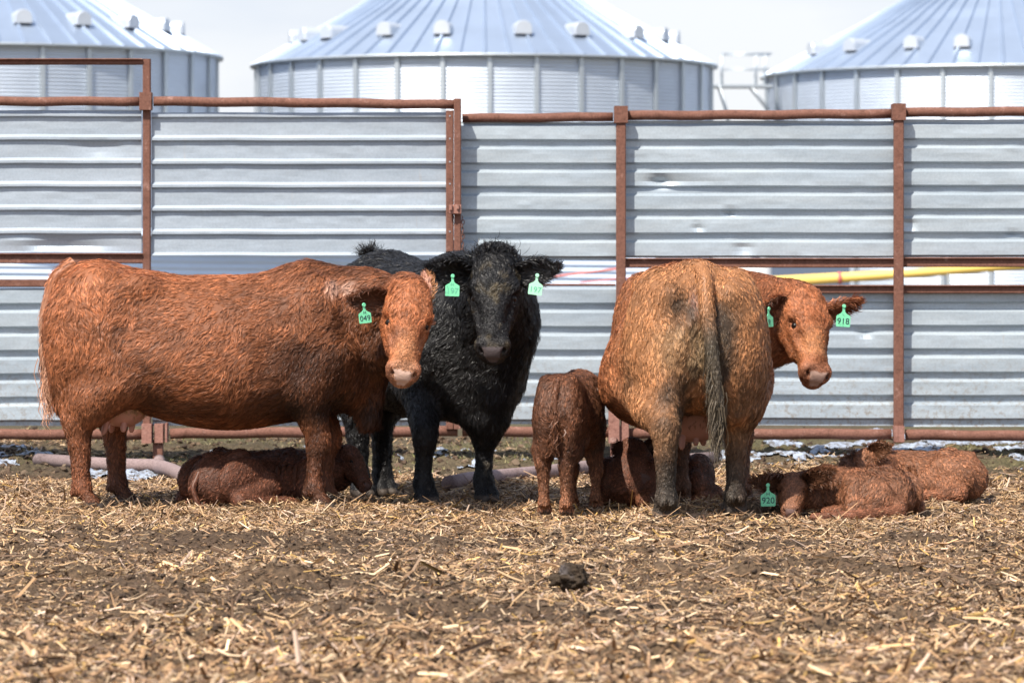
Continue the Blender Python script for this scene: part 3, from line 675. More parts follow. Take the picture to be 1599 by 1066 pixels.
def tufts(R, Nn, D, L, Wd, Cc, seed, lift=.35, wave=.25, curl=0.0, jit=.35):
    """coat locks at roots R: bent tapering blades lying along D"""
    r = np.random.default_rng(seed); n = len(R)
    t = D - (D * Nn).sum(1)[:, None] * Nn; t /= np.linalg.norm(t, axis=1, keepdims=True) + 1e-9; s = np.cross(Nn, t)
    # coherent wavy parting of the coat
    a = wave * (1.2 * vnoise(R, 9, seed) + .9 * vnoise(R, 26, seed + 1)) + jit * r.normal(0, 1, n) * .6
    cs, sn = np.cos(a)[:, None], np.sin(a)[:, None]; t, s = t * cs + s * sn, s * cs - t * sn
    lf = (lift * (1 + .9 * vnoise(R, 34, seed + 2)) * r.uniform(.5, 1.5, n))[:, None]
    L = (L * r.uniform(.65, 1.3, n))[:, None]; sw = r.normal(0, .22, n)[:, None] + curl * vnoise(R, 20, seed + 5)[:, None]
    tw = r.normal(0, .35, n)[:, None]; s1 = s * np.cos(tw) + Nn * np.sin(tw)
    p0 = R - Nn * .005; p1 = p0 + L * (.40 * t + lf * .55 * Nn + sw * .10 * s) + Nn * .004; p2 = p1 + L * (.34 * t + lf * .12 * Nn + sw * .30 * s); p3 = p2 + L * (.28 * t - lf * .25 * Nn + sw * .45 * s)
    w = (Wd * r.uniform(.6, 1.35, n))[:, None] / 2
    V = np.stack([p0 - s1 * w, p0 + s1 * w, p1 - s1 * w * .95, p1 + s1 * w * .95, p2 - s1 * w * .65, p2 + s1 * w * .65, p3 - s1 * w * .12, p3 + s1 * w * .12], 1)
    b = np.arange(n)[:, None, None] * 8 + np.array([[0, 1, 3, 2], [2, 3, 5, 4], [4, 5, 7, 6]])[None]
    c = np.repeat(Cc[:, None], 8, 1) * np.array([.75, .75, .95, .95, 1.1, 1.1, 1.2, 1.2])[None, :, None]
    return V.reshape(-1, 3), b.reshape(-1, 4), c.reshape(-1, 3)
def locks(R, Nn, D, L, Cc, seed, m=8, lift=.25, wave=.3, curl=.6, wd=.0024, spread=.22, var=.16):
    """damp coat: every lock is m fine hairs whose tips draw together"""
    r = np.random.default_rng(seed); n = len(R); t = D - (D * Nn).sum(1)[:, None] * Nn; t /= np.linalg.norm(t, axis=1, keepdims=True) + 1e-9; s = np.cross(Nn, t)
    a = wave * (1.3 * vnoise(R, 6, seed) + .8 * vnoise(R, 17, seed + 1)) + r.normal(0, .16, n); cs, sn = np.cos(a)[:, None], np.sin(a)[:, None]; t, s = t * cs + s * sn, s * cs - t * sn
    L = (L * r.uniform(.75, 1.3, n))[:, None]; lf = (lift * r.uniform(.5, 1.5, n))[:, None]
    sw = r.normal(0, .20, n)[:, None] + np.broadcast_to(np.asarray(curl, float).reshape(-1, 1), (n, 1)) * vnoise(R, 20, seed + 5)[:, None]
    P = [R - Nn * .004]; P.append(P[0] + L * (.36 * t + lf * .60 * Nn + sw * .14 * s) + Nn * .004); P.append(P[1] + L * (.34 * t + lf * .10 * Nn + sw * .34 * s)); P.append(P[2] + L * (.30 * t - lf * .34 * Nn - sw * .10 * s))
    rp = lambda x: np.repeat(x, m, 0)
    S, T, NN, LL = rp(s), rp(t), rp(Nn), rp(L); k = n * m
    off = S * (r.normal(0, 1, k)[:, None] * LL * spread) + T * (r.normal(0, 1, k)[:, None] * LL * spread * 1.3); len_ = r.uniform(.8, 1.12, k)[:, None]
    tw = r.normal(0, .4, k)[:, None]; S1 = S * np.cos(tw) + NN * np.sin(tw); w = (wd * r.uniform(.7, 1.4, k))[:, None] / 2
    V = []; base = rp(P[0])
    for j, (c_, wj) in enumerate(((0, 1), (.30, .95), (.66, .7), (.88, .12))):
        p = base + (rp(P[j]) - base) * len_ + off * (1 - c_) + NN * (.0015 * r.normal(0, 1, k)[:, None]); V += [p - S1 * w * wj, p + S1 * w * wj]
    V = np.stack(V, 1); b = np.arange(k)[:, None, None] * 8 + np.array([[0, 1, 3, 2], [2, 3, 5, 4], [4, 5, 7, 6]])[None]
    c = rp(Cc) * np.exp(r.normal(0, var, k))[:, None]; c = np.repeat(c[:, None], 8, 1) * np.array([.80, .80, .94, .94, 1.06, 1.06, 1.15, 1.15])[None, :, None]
    return V.reshape(-1, 3), b.reshape(-1, 4), c.reshape(-1, 3)
def sample(V, Q, n, seed, wt=None):
    r = np.random.default_rng(seed); a = np.linalg.norm(np.cross(V[Q[:, 2]] - V[Q[:, 0]], V[Q[:, 3]] - V[Q[:, 1]]), axis=1)
    if wt is not None: a = a * wt[Q].mean(1)
    f = Q[r.choice(len(Q), n, p=a / a.sum())]; u, v = r.random(n), r.random(n)
    w = np.stack([(1 - u) * (1 - v), u * (1 - v), u * v, (1 - u) * v], 1)
    return f, w

# ---- heads
def head_prims(O, u, w, Ln, c, calf=False):
    """O poll point, u towards the muzzle, w out of the face"""
    u = unit(u); w = unit(np.asarray(w) - (np.asarray(w) @ u) * u); s = np.cross(w, u); k = Ln / .54
    if calf: st = ((-.03, -.04, .05, .05), (.0, -.035, .08, .085), (.10, -.035, .105, .118), (.20, -.045, .112, .120), (.32, -.055, .098, .100), (.42, -.058, .080, .080), (.49, -.060, .074, .080), (.53, -.062, .060, .070), (.552, -.064, .034, .044))
    else: st = ((-.045, -.05, .05, .06), (.0, -.045, .095, .095), (.09, -.055, .122, .122), (.20, -.062, .128, .119), (.30, -.062, .110, .092), (.385, -.058, .086, .071), (.455, -.058, .074, .080), (.505, -.062, .064, .086), (.54, -.066, .048, .070), (.556, -.068, .026, .042))
    st = [(t * k, a * k, b * k, e * k) for t, a, b, e in st]
    P = lambda t, e, z: O + (u * t + s * e + w * z) * k
    pr = [Loft(O, u, w, st, n=2.35, taper=-.10 if not calf else 0, k=.03 * k + .008, d=-u * .75 + w * .15, hl=.020, c=c)]
    for e in (-1, 1):
        pr += [Ell(P(.180, e * .096, .006), (.036 * k, .030 * k, .032 * k), (u, s, w), k=.028 * k, d=-u, hl=.016, col=c),         # brow over the eye
               Cap(P(.17, e * .080, -.125), P(.33, e * .052, -.115), .050 * k, .036 * k, k=.04 * k, d=-u, hl=.020, c=c),           # cheek and jaw
               Cap(P(.245, e * .092, -.035), P(.40, e * .062, -.035), .022 * k, .018 * k, k=.03 * k, d=-u, hl=.014, c=c),         # cheek bone
               Ell(P(.492, e * .056, -.030), (.036 * k, .032 * k, .034 * k), (u, s, w), k=.022 * k, d=-u, hl=.006, col=c),         # nostril wing
               Ell(P(.526, e * .058, -.026), (.022 * k, .0095 * k, .020 * k), (u, unit(s * e - .55 * w), unit(w + .55 * s * e)), k=.008 * k, sub=True),
               Ell(P(.225, e * .113, .002), (.030 * k, .020 * k, .020 * k), (u, unit(s - .8 * e * w), unit(w + .8 * e * s)), k=.012 * k, sub=True)]
    if not calf: pr += [Cap(P(.16, 0, .030), P(.43, 0, -.004), .040 * k, .030 * k, k=.035 * k, d=-u, hl=.018, c=c)] + [Ell(P(.33, e * .088, .002), (.05 * k, .016 * k, .022 * k), (u, s, w), k=.03 * k, sub=True) for e in (-1, 1)]
    pr += [Ell(P(.535, 0, -.100), (.030 * k, .050 * k, .026 * k), (u, s, w), k=.02 * k, d=-u, hl=.010, col=c),                     # lower lip and chin
           Cap(P(.535, -.07, -.082), P(.535, .07, -.082), .006 * k, .006 * k, k=.010 * k, sub=True)]
    if not calf: pr += [Ell(P(-.015, 0, -.02), (.055, .085, .06), (u, s, w), k=.05, d=u * .6 + w * .4, hl=.055, col=c)]                 # poll with its forelock
    return pr, P, u, w, s, k
def ear(parent, base, tip, face, Wd, cin, cout, mat, seed, fur=1.0):
    """cupped ear leaf with its hair, one mesh"""
    base, tip, face = A(*base), A(*tip), unit(face); L = np.linalg.norm(tip - base); d = unit(tip - base); f = unit(face - (face @ d) * d); s = np.cross(d, f)
    nt_, ns = 16, 13; V, C = [], []
    for side in (0, 1):
        for i in range(nt_):
            t = i / (nt_ - 1); w = Wd * .5 * (.55 * (1 - t) ** .6 * (t < .3) + np.clip(math.sin(math.pi * min(1, .18 + t * .84)) ** .75, .06, 1) * (1 if t >= .3 else .45 + 1.83 * t * (1)))
            w = Wd * .5 * max(.06, math.sin(math.pi * (.16 + .82 * t)) ** .8)
            for j in range(ns):
                e = j / (ns - 1) * 2 - 1; an = e * (1.25 - .45 * t)
                p = base + d * (L * t) + s * (w * math.sin(an) / math.sin(1.25 - .45 * t)) + f * (w * (.75 - .3 * t) * (1 - math.cos(an)) / 1.0 - .02 * t * t)
                V.append(p + f * (.004 if side == 0 else -.007)); C.append(cin if side == 0 else cout)
    V = np.array(V); C = np.array(C, float); n1 = nt_ * ns; J = np.arange(n1).reshape(nt_, ns)
    q = np.stack([J[:-1, :-1], J[:-1, 1:], J[1:, 1:], J[1:, :-1]], -1).reshape(-1, 4); qs = np.concatenate([q, q[:, ::-1] + n1])
    rim = [(J[i, 0], J[i + 1, 0]) for i in range(nt_ - 1)] + [(J[i + 1, -1], J[i, -1]) for i in range(nt_ - 1)] + [(J[-1, j], J[-1, j + 1]) for j in range(ns - 1)]
    qs = np.concatenate([qs, np.array([(a, b, b + n1, a + n1) for a, b in rim])])
    nn = vnormals(V, qs)
    r = np.random.default_rng(seed); m = int(1500 * fur * (L / .2))
    rows = r.integers(0, len(V), m); on_in = rows < n1; rim_w = np.abs((rows % ns) / (ns - 1) * 2 - 1)
    keep = ~on_in | (rim_w > .35) | (r.random(m) < .35); rows = rows[keep]; on_in = on_in[keep]; R = V[rows] + r.normal(0, .004, (len(rows), 3))
    D = np.where(on_in[:, None], d * .7 + f * .5, d) + r.normal(0, .2, (len(rows), 3))
    Cc = C[rows] * r.uniform(.6, 1.35, (len(rows), 1))
    tv, tq, tcol = tufts(R, nn[rows], D, np.full(len(R), .19 * L), np.full(len(R), .0035), Cc, seed, lift=.5)
    o = ob('ear', mesh_np('ear', np.concatenate([V, tv]), np.concatenate([qs, tq + len(V)]), None, np.concatenate([C, tcol]), True, mat), parent); return o
def ear_tag(parent, M, pos, up, nrm, size, text, small=None, mat=None, ink=None, bend=.0):
    """flag-shaped plastic tag hanging from the ear, with its handwritten number"""
    up = unit(up); nrm = unit(nrm); nrm = unit(nrm - (nrm @ up) * up); rt = np.cross(up, nrm); k = size
    out_ = [(-.09, 0), (-.09, -.36), (-.20, -.50), (-.42, -.62), (-.5, -.70), (-.5, -1.36), (-.46, -1.42), (.46, -1.42), (.5, -1.36), (.5, -.70), (.42, -.62), (.20, -.50), (.09, -.36), (.09, 0), (.0, .06)]
    V = []
    for e in (.0016, -.0016):
        for x, y in out_: V.append(pos + rt * x * k + up * y * k + nrm * (e + bend * y * y * k))
    n = len(out_); V = np.array(V)
    tr = [(14, 0, 13), (0, 1, 13), (1, 12, 13), (1, 2, 12), (2, 11, 12), (2, 3, 11), (3, 10, 11), (3, 4, 10), (4, 9, 10), (4, 5, 9), (5, 8, 9), (5, 6, 8), (6, 7, 8)]
    tr = tr + [(a + n, c_ + n, b + n) for a, b, c_ in tr]; q = [(i, (i + 1) % n + 0, (i + 1) % n + n, i + n) for i in range(n)]; q = [f[::-1] for f in q]
    m = MB(); m.add(V, q, tr); m.tube([pos + nrm * .002, pos + nrm * .007], [.011, .009], 14)
    o = m.build('ear_tag', mat or TAGM, parent)
    def txt(body, sz, y):
        cu = bpy.data.curves.new('number', 'FONT'); cu.body = body; cu.align_x = 'CENTER'; cu.align_y = 'CENTER'; cu.size = sz; cu.extrude = .0003; cu.materials.append(ink or INK); cu.space_character = 1.02
        t0 = ob('number', cu); dg = bpy.context.evaluated_depsgraph_get(); tm = bpy.data.meshes.new_from_object(t0.evaluated_get(dg)); bpy.data.objects.remove(t0); t = ob('number', tm, o); p = pos + up * y * k + nrm * (.0026 + bend * y * y * k)
        t.matrix_local = Matrix(((rt[0], up[0], nrm[0], p[0]), (rt[1], up[1], nrm[1], p[1]), (rt[2], up[2], nrm[2], p[2]), (0, 0, 0, 1)))
    if text: txt(text, .58 * k, -1.05)
    if small: txt(small, .34 * k, -.60)
    return o

def build_animal(root, prims, head, cfg):
    """body mesh + coat; head=(P,u,w,s,k) for face features"""
    P, u, w, s, k = head; hs_ = s; h = cfg.get('h', .0095); seed = cfg['seed']
    V, Q = surface(prims, h); Nn = vnormals(V, Q)
    O = P(0, 0, 0); ft = ((V - O) / k) @ u
    am = cfg.get('relief', .004) * np.where(ft > .25, .45, np.where(ft > -.02, .9, 1.0)) * sstep(.05, .3, V[:, 2]); V = V + Nn * (am * (fbm(V, 7, seed, 3) + .45 * vnoise(V * A(.7, 1, 1.5), 20, seed + 4)))[:, None]; Nn = vnormals(V, Q)
    D, hl, col = blend(prims, V)
    O = P(0, 0, 0); loc = (V - O) / k; ft, fs, fw = loc @ u, loc @ s, loc @ w; calf = cfg.get('calf', False)
    inhead = (ft > -.05) & (ft < .62) & (np.abs(fs) < .17) & (fw < .12) & (fw > -.22)
    nose = inhead & (ft > .505) & (fw > -.085) & (fw < -.004) & (np.abs(fs) < .046 + .45 * (fw + .03))
    muzz = (sstep(.455, .50, ft) * inhead)[:, None]
    dist_eye = np.min([np.linalg.norm(V - P(.225, e * .104, -.002), axis=1) for e in (-1, 1)], 0)
    nost = np.min([np.sqrt((((V - P(.526, e * .058, -.026)) @ u) / 1.1) ** 2 + (((V - P(.526, e * .058, -.026)) @ unit(hs_ * e - .55 * w)) / .55) ** 2 + ((V - P(.526, e * .058, -.026)) @ unit(w + .55 * hs_ * e)) ** 2) for e in (-1, 1)], 0)
    # skin patches
    col = cfg['paint'](V, Nn, col, dict(inhead=inhead, ft=ft, fs=fs, fw=fw))
    skin = np.array(cfg['nose']); mn = nose.astype(float)[:, None]
    hl = np.where(nose, 0, hl); hl = np.where(dist_eye < .036 * k, 0, hl)
    col = col * (1 - cfg.get('muz', .22) * muzz) + skin * .8 * cfg.get('muz', .22) * muzz; hl = np.where(inhead & (ft < .24) & (fw > -.03), np.maximum(hl, .036 if not calf else .026), np.where(inhead & (ft < .45), .019, hl))
    bc = col * np.where(inhead & (ft > .2), .82, .55)[:, None]; hl = np.where(inhead & (ft > .43) & ~nose & (nost > .016 * k), .0095, hl)  # hide colour darkened to paint shade into the gaps between locks
    bc = bc * (1 - mn) + skin * mn
    bc = np.where(((nost < .020 * k) & inhead)[:, None], A(.02, .012, .010), bc); bc = np.where((dist_eye < .032 * k)[:, None], bc * .22, bc)
    # hooves
    hoof = V[:, 2] < cfg.get('hoof_z', .05)
    if cfg.get('hooves', True): bc = np.where(hoof[:, None], A(.055, .042, .034), bc); hl = np.where(hoof, hl * .25, hl)
    body = ob('body', mesh_np('body', V, Q, None, bc, True, HIDE), root)
    n = cfg['n'] // 8; dens = np.clip(.034 / np.maximum(hl, .004), .8, 3.0) * np.where(inhead, 2.4, 1.0)
    dens = np.where(hl < .003, 0, dens) * np.where(V[:, 2] < .01, .05, 1)
    f, wt = sample(V, Q, n, seed, dens); R = np.einsum('nj,njk->nk', wt, V[f]); NR = np.einsum('nj,njk->nk', wt, Nn[f]); NR /= np.linalg.norm(NR, axis=1, keepdims=True)
    DR = np.einsum('nj,njk->nk', wt, D[f]); HL = np.einsum('nj,nj->n', wt, hl[f]); CR = np.einsum('nj,njk->nk', wt, col[f])
    r = np.random.default_rng(seed + 1)
    CR = CR * (1 + .30 * vnoise(R * A(1, 1, 1.6), 22, seed + 3))[:, None] * np.exp(r.normal(0, cfg.get('var', .24), n))[:, None]
    HL = HL * cfg.get('hscale', .92) * (1 + .30 * vnoise(R, 3.5, seed + 21)); IH = ((R - O) / k) @ u; fore = (IH < .24) & (IH > -.06)
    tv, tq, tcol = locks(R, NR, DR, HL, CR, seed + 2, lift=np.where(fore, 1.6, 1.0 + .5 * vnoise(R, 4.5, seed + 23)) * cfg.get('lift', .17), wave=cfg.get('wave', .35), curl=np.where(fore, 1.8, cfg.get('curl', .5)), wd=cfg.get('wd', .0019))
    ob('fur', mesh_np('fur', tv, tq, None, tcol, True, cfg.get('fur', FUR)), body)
    for e in (-1, 1):
        th, ph = np.meshgrid(np.linspace(0, np.pi, 12), np.linspace(0, 2 * np.pi, 18, endpoint=False), indexing='ij')
        U = np.stack([np.sin(th) * np.cos(ph), np.sin(th) * np.sin(ph), np.cos(th)], -1).reshape(-1, 3); J = np.arange(12 * 18).reshape(12, 18); Kk = np.roll(J, -1, 1)
        ob('eye', mesh_np('eye', U * .0235 * k + P(.225, e * .094, -.008), np.stack([J[:-1], J[1:], Kk[1:], Kk[:-1]], -1).reshape(-1, 4), None, None, True, EYE), root)
    return body
def tail(parent, pts, r0, r1, c, ctip, seed, sw=0, n=900, hl=.05, tuft=None):
    """tail cord with hair and a switch, one mesh"""
    pts = np.array(pts, float); t0 = np.linspace(0, 1, len(pts)); tt = np.linspace(0, 1, 40); p = np.stack([np.interp(tt, t0, pts[:, i]) for i in range(3)], -1)
    for _ in range(3): p[1:-1] = (p[:-2] + 2 * p[1:-1] + p[2:]) / 4
    m = MB(); m.tube(p, np.linspace(r0, r1, 40), 10); V = np.concatenate(m.v); q = np.array(m.q); tk = sstep(.25, .60, tt)[:, None]; C = np.array(c) * (1 - tk) + np.array(ctip) * tk; CV = np.concatenate([np.repeat(C, 10, 0), C[[0, -1]]]) * .7
    r = np.random.default_rng(seed); i = r.integers(0, 39, n); tg = np.gradient(p, axis=0); tg /= np.linalg.norm(tg, axis=1, keepdims=True)
    a = r.uniform(0, 6.28, n); x = np.cross(tg[i], A(0, .3, 1)); x /= np.linalg.norm(x, axis=1, keepdims=True); y = np.cross(tg[i], x)
    nn = x * np.cos(a)[:, None] + y * np.sin(a)[:, None]; R = p[i] + nn * np.linspace(r0, r1, 40)[i][:, None]
    tv, tq, tcl = tufts(R, nn, tg[i], np.full(n, hl), np.full(n, .0032), C[i] * np.exp(r.normal(0, .25, n))[:, None], seed, lift=.16, wave=.15)
    parts = [(V, q, CV), (tv, tq, tcl)]
    if sw:      # long switch hair hanging from the last part of the tail
        m2 = sw; i = (40 * (1 - r.random(m2) ** 1.5 * .45)).astype(int).clip(0, 39); base = p[i] + r.normal(0, .014, (m2, 3)); Ls = r.uniform(.7, 1.2, m2) * tuft
        ns = 7; sd = unit(A(1, .3, 0)); ph = r.uniform(0, 6.28, (m2, 1)); rows = []
        for j in range(ns):
            tj = j / (ns - 1); off = np.stack([np.sin(ph[:, 0] + tj * 7) * .010 * (1 + tj), np.cos(ph[:, 0] * 1.7 + tj * 6) * .010 * (1 + tj), -Ls * tj], -1) + r.normal(0, .003, (m2, 3)); wv = .0036 * (1 - .85 * tj)
            an = ph; sdv = np.concatenate([np.cos(an), np.sin(an), np.zeros_like(an)], 1); rows += [base + off - sdv * wv, base + off + sdv * wv]
        SV = np.stack(rows, 1).reshape(-1, 3); sq = (np.arange(m2)[:, None, None] * 2 * ns + np.array([[2 * j, 2 * j + 1, 2 * j + 3, 2 * j + 2] for j in range(ns - 1)])[None]).reshape(-1, 4)
        sc = np.repeat(np.array(ctip) * np.exp(r.normal(0, .3, m2))[:, None], 2 * ns, 0); parts.append((SV, sq, sc))
    V, Qq, Cc = join(parts); return ob('tail', mesh_np('tail', V, Qq, None, Cc, True, FUR), parent)
def udder(parent, c, r, teats, col, ctip, seed, hair=900):
    pr = [Ell(c, r, k=.05, hl=.02, col=col, d=(0, 0, -1)), Ell(A(*c) + A(0, r[1] * .35, -r[2] * .25), A(*r) * .72, k=.05, col=col), Ell(A(*c) + A(0, -r[1] * .35, -r[2] * .25), A(*r) * .72, k=.05, col=col)]
    V, Q = surface(pr, .011); Nn = vnormals(V, Q); zz = sstep(c[2] + r[2] * .2, c[2] - r[2] * .8, V[:, 2])[:, None]; CV = np.array(col) * (1 - zz) + np.array(ctip) * zz
    f, wt = sample(V, Q, hair, seed, np.clip((V[:, 2] - c[2] + r[2] * .7) / r[2], 0.02, 1)); R = np.einsum('nj,njk->nk', wt, V[f]); NR = np.einsum('nj,njk->nk', wt, Nn[f])
    tv, tq, tcl = tufts(R, NR, np.tile(A(0, 0, -1), (hair, 1)), np.full(hair, .03), np.full(hair, .004), np.tile(np.array(col), (hair, 1)) * np.random.default_rng(seed).uniform(.7, 1.4, (hair, 1)), seed)
    V2, Q2, C2 = join([(V, Q, CV), (tv, tq, tcl)]); u_ = ob('udder', mesh_np('udder', V2, Q2, None, C2, True, SKINP), parent)
    for a, b in teats:
        a, b = A(*a), A(*b); m = MB(); tt = np.linspace(0, 1, 8); m.tube([a + (b - a) * t for t in tt], [.022, .021, .019, .018, .017, .016, .014, .007], 12)
        V = np.concatenate(m.v); o = ob('teat', mesh_np('teat', V, m.q, m.t, np.tile(np.array(ctip), (len(V), 1)), True, SKINP), u_)
    return u_

# ---- a standing bovine in its own frame: x forward, y left, z up
def standing(cfg):
    """cfg: torso stations, feet dict, scale S"""
    S = cfg.get('S', 1.0); c = cfg['c']; cl = cfg.get('cleg', c); pr = []
    st = [(x * S, (tp + bt) / 2 * S, (tp - bt) / 2 * S, hw * S) for x, tp, bt, hw in cfg['torso']]
    pr.append(Loft((0, 0, 0), (1, 0, 0), (0, 0, 1), st, n=2.15, taper=cfg.get('taper', .16), k=.08 * S, d=(-.75, 0, -.65), hl=cfg.get('hl', .042), c=c))
    T = cfg['feet']; hr = cfg.get('hip_x', -.62); lw = cfg.get('lw', 1.0); wy = cfg.get('wy', 1.0)
    for e, nm in ((1, 'HL'), (-1, 'HR')):
        fx_, fy = T[nm]; hx = hr
        q = lambda x, y, z: (x * S, y * S, z * S)
        sti = (hr + .14, e * .255 * wy, .70); hock = (fx_ - .03, fy + e * .005, cfg.get('hock_z', .475)); fet = (fx_ - .015, fy, .125)
        pr += [Ell(q(hr + .0, e * .21 * wy, .93), A(.235, .155 * wy, .37) * S, k=.09 * S, d=(-.15, e * .2, -1), hl=.040, col=c),
               Cap(q(hr - .13, e * .15 * wy, 1.02), q(hr - .12 + .35 * (fx_ - hr), e * .17 * wy, .58), .13 * S * wy, .085 * S * wy, k=.08 * S, d=(0, 0, -1), hl=.038, c=c),
               Ell(q(hr + .24, e * .25 * wy * (1 if S > .9 else .75), 1.20 if S > .9 else 1.15), A(.085, .065, .06) * S, k=.11 * S, d=(-.7, 0, -.6), hl=.035, col=c),
               Cap(q(*sti), q((sti[0] + hock[0]) / 2 - .03, (sti[1] + hock[1]) / 2, .58), .155 * S * wy, .125 * S * lw * wy, k=.07 * S, d=(-.3, 0, -1), hl=.035, c=c),
               Cap(q((sti[0] + hock[0]) / 2 - .04, (sti[1] + hock[1]) / 2, .60), q(*hock), .125 * S * lw, .080 * S * lw, k=.06 * S, d=(0, 0, -1), hl=.036, c=c),
               Cap(q(hock[0] - .045, hock[1], hock[2] + .03), q(hock[0] - .005, hock[1], hock[2] - .12), .042 * S * lw, .040 * S * lw, k=.04 * S, d=(0, 0, -1), hl=.028, c=c),
               Cap(q(*hock), q(*fet), .066 * S * lw, .048 * S * lw, k=.04 * S, hl=.020, c=cl),
               Ell(q(fet[0] + .002, fy, .125), A(.054, .055, .052) * S * lw, k=.03 * S, hl=.024, col=cl)]
        for v in (-1, 1): pr += [Cap(q(fet[0] + .005, fy + v * .020, .11), q(fx_ + .045, fy + v * .030, .045), .036 * S * lw, .038 * S * lw, k=.020 * S, hl=.016, c=cl), Cap(q(fx_ + .02, fy + v * .030, .035), q(fx_ + .085, fy + v * .030, .022), .038 * S * lw, .026 * S * lw, k=.015 * S, hl=.008, c=cl)]
        for v in (-1, 1): pr.append(Ell(q(fet[0] - .046, fy + v * .024, .10), A(.016, .014, .020) * S, k=.012 * S, hl=.008, col=cl))
    if S > .9:
        hwm = max(t[3] for t in cfg['torso'])
        for e in (1, -1):
            pr += [Ell((-.36, e * (hwm + .02), 1.06), (.12, .08, .11), k=.14, sub=True), Cap((-.56, e * (hwm - .01), .715), (-.33, e * (hwm + .05), .79), .035, .03, k=.07, sub=True), Cap((.385, e * (hwm + .015), 1.08), (.33, e * (hwm + .02), .72), .03, .03, k=.10, sub=True)]
    sx = cfg.get('shoulder_x', .55)
    for e, nm in ((1, 'FL'), (-1, 'FR')):
        fx_, fy = T[nm]; q = lambda x, y, z: (x * S, y * S, z * S); el = (sx - .03, e * .235 * wy, .66); kn = (fx_ + .01, fy, cfg.get('knee_z', .365)); fet = (fx_ - .01, fy, .125)
        pr += [Ell(q(sx + .01, e * .215 * wy, .93), A(.19, .13 * wy, .34) * S, k=.10 * S, d=(-.4, 0, -1), hl=.040, col=c),
               Cap(q(sx + .13, e * .19 * wy, .84), q(*el), .135 * S * wy, .115 * S * wy, k=.08 * S, d=(-.2, 0, -1), hl=.038, c=c),
               Cap(q(*el), q(kn[0], kn[1], kn[2] + .05), .130 * S * lw, .072 * S * lw, k=.06 * S, d=(0, 0, -1), hl=.034, c=c),
               Ell(q(kn[0] + .010, kn[1], kn[2]), A(.068, .066, .080) * S * lw, k=.03 * S, hl=.020, col=cl),
               Cap(q(*kn), q(*fet), .052 * S * lw, .044 * S * lw, k=.035 * S, hl=.019, c=cl),
               Ell(q(fet[0] + .002, fy, .125), A(.054, .055, .050) * S * lw, k=.03 * S, hl=.022, col=cl)]
        for v in (-1, 1): pr += [Cap(q(fet[0] + .005, fy + v * .020, .11), q(fx_ + .045, fy + v * .030, .045), .035 * S * lw, .038 * S * lw, k=.020 * S, hl=.016, c=cl), Cap(q(fx_ + .02, fy + v * .030, .035), q(fx_ + .085, fy + v * .030, .022), .038 * S * lw, .026 * S * lw, k=.015 * S, hl=.008, c=cl)]
        for v in (-1, 1): pr.append(Ell(q(fet[0] - .046, fy + v * .024, .10), A(.016, .014, .020) * S, k=.012 * S, hl=.008, col=cl))
    return pr
class Frame:
    """world <-> animal frame (yaw about z)"""
    def __init__(s, x, y, yaw): s.o = A(x, y, 0); s.c, s.s = math.cos(math.radians(yaw)), math.sin(math.radians(yaw)); s.yaw = math.radians(yaw)
    def p(s, v): d = np.asarray(v, float) - s.o; return A(d[0] * s.c + d[1] * s.s, -d[0] * s.s + d[1] * s.c, d[2])
    def v(s, v): return A(v[0] * s.c + v[1] * s.s, -v[0] * s.s + v[1] * s.c, v[2])
    def empty(s, name): return empty(name, tuple(s.o), s.yaw)
RED = A(.37, .132, .054); DRED = A(.235, .084, .038); BLK = A(.012, .0115, .0125); TAN = A(.44, .200, .085); CALF = A(.150, .056, .030)
def mottled(c, amt, seed, fr=3.0):
    def f(V, Nn, col, hd): return col * (1 + amt * fbm(V, fr, seed, 3))[:, None]
    return f
def neck(pts, c, rs, k=.09, hl=.042, sqf=1.35, lat=(0, 1, 0), d=None):
    return [Cap(pts[i], pts[i + 1], rs[i], rs[i + 1], k=k, hl=hl, c=c, sq=(lat, sqf), d=d) for i in range(len(pts) - 1)]

# ======== left red cow, side on, head turned to the camera
fr = Frame((330 - CX) * 22.25 / F, 22.25, 0); root = fr.empty('cow'); lp = fr.p
tag(root, 'big reddish brown cow standing side on at left, head turned to the camera, udder showing', 'cow', 'cows in the corral')
m1 = .003476
cfgL = dict(lw=.92, c=RED, cleg=DRED, torso=((-.90, 1.06, .84, .08), (-.85, 1.20, .68, .19), (-.74, 1.315, .60, .30), (-.60, 1.345, .56, .35), (-.42, 1.305, .53, .39), (-.20, 1.268, .47, .43), (.0, 1.262, .435, .45), (.22, 1.27, .44, .435), (.42, 1.30, .47, .385), (.56, 1.30, .49, .33), (.70, 1.24, .52, .27), (.84, 1.14, .58, .19), (.90, 1.05, .68, .10)),
            feet=dict(HR=(-.665, -.235), HL=(-.515, .20), FR=(.575, -.225), FL=(.615, .20)))
pr = standing(cfgL); poll = lp(at(640, 452, 21.75)); muz = lp(at(629, 598, 21.42)); hu = muz - poll
hp, HP, hu, hw, hs, hk = head_prims(poll, hu, A(.16, -.9, .4), .53, RED * 1.08)
pr += neck([(.60, -.02, .98), (.82, -.06, 1.02), tuple(poll + A(-.06, .16, -.08))], RED, (.36, .27, .15), sqf=1.5, d=(-.5, 0, -.9))
pr += [Cap(tuple(poll + A(-.02, .13, -.04)), tuple(poll + A(0, .03, -.12)), .13, .10, k=.08, c=RED, d=(-.3, .2, -.9), hl=.03),
       Cap((.82, -.04, .95), (.855, -.03, .50), .14, .065, k=.09, c=DRED, d=(0, 0, -1), hl=.06, sq=((0, 1, 0), 1.5)), Cap(tuple(poll + A(-.02, .10, -.25)), (.85, -.05, .78), .07, .10, k=.08, c=RED, d=(-.1, 0, -1), hl=.045)]
pr += hp
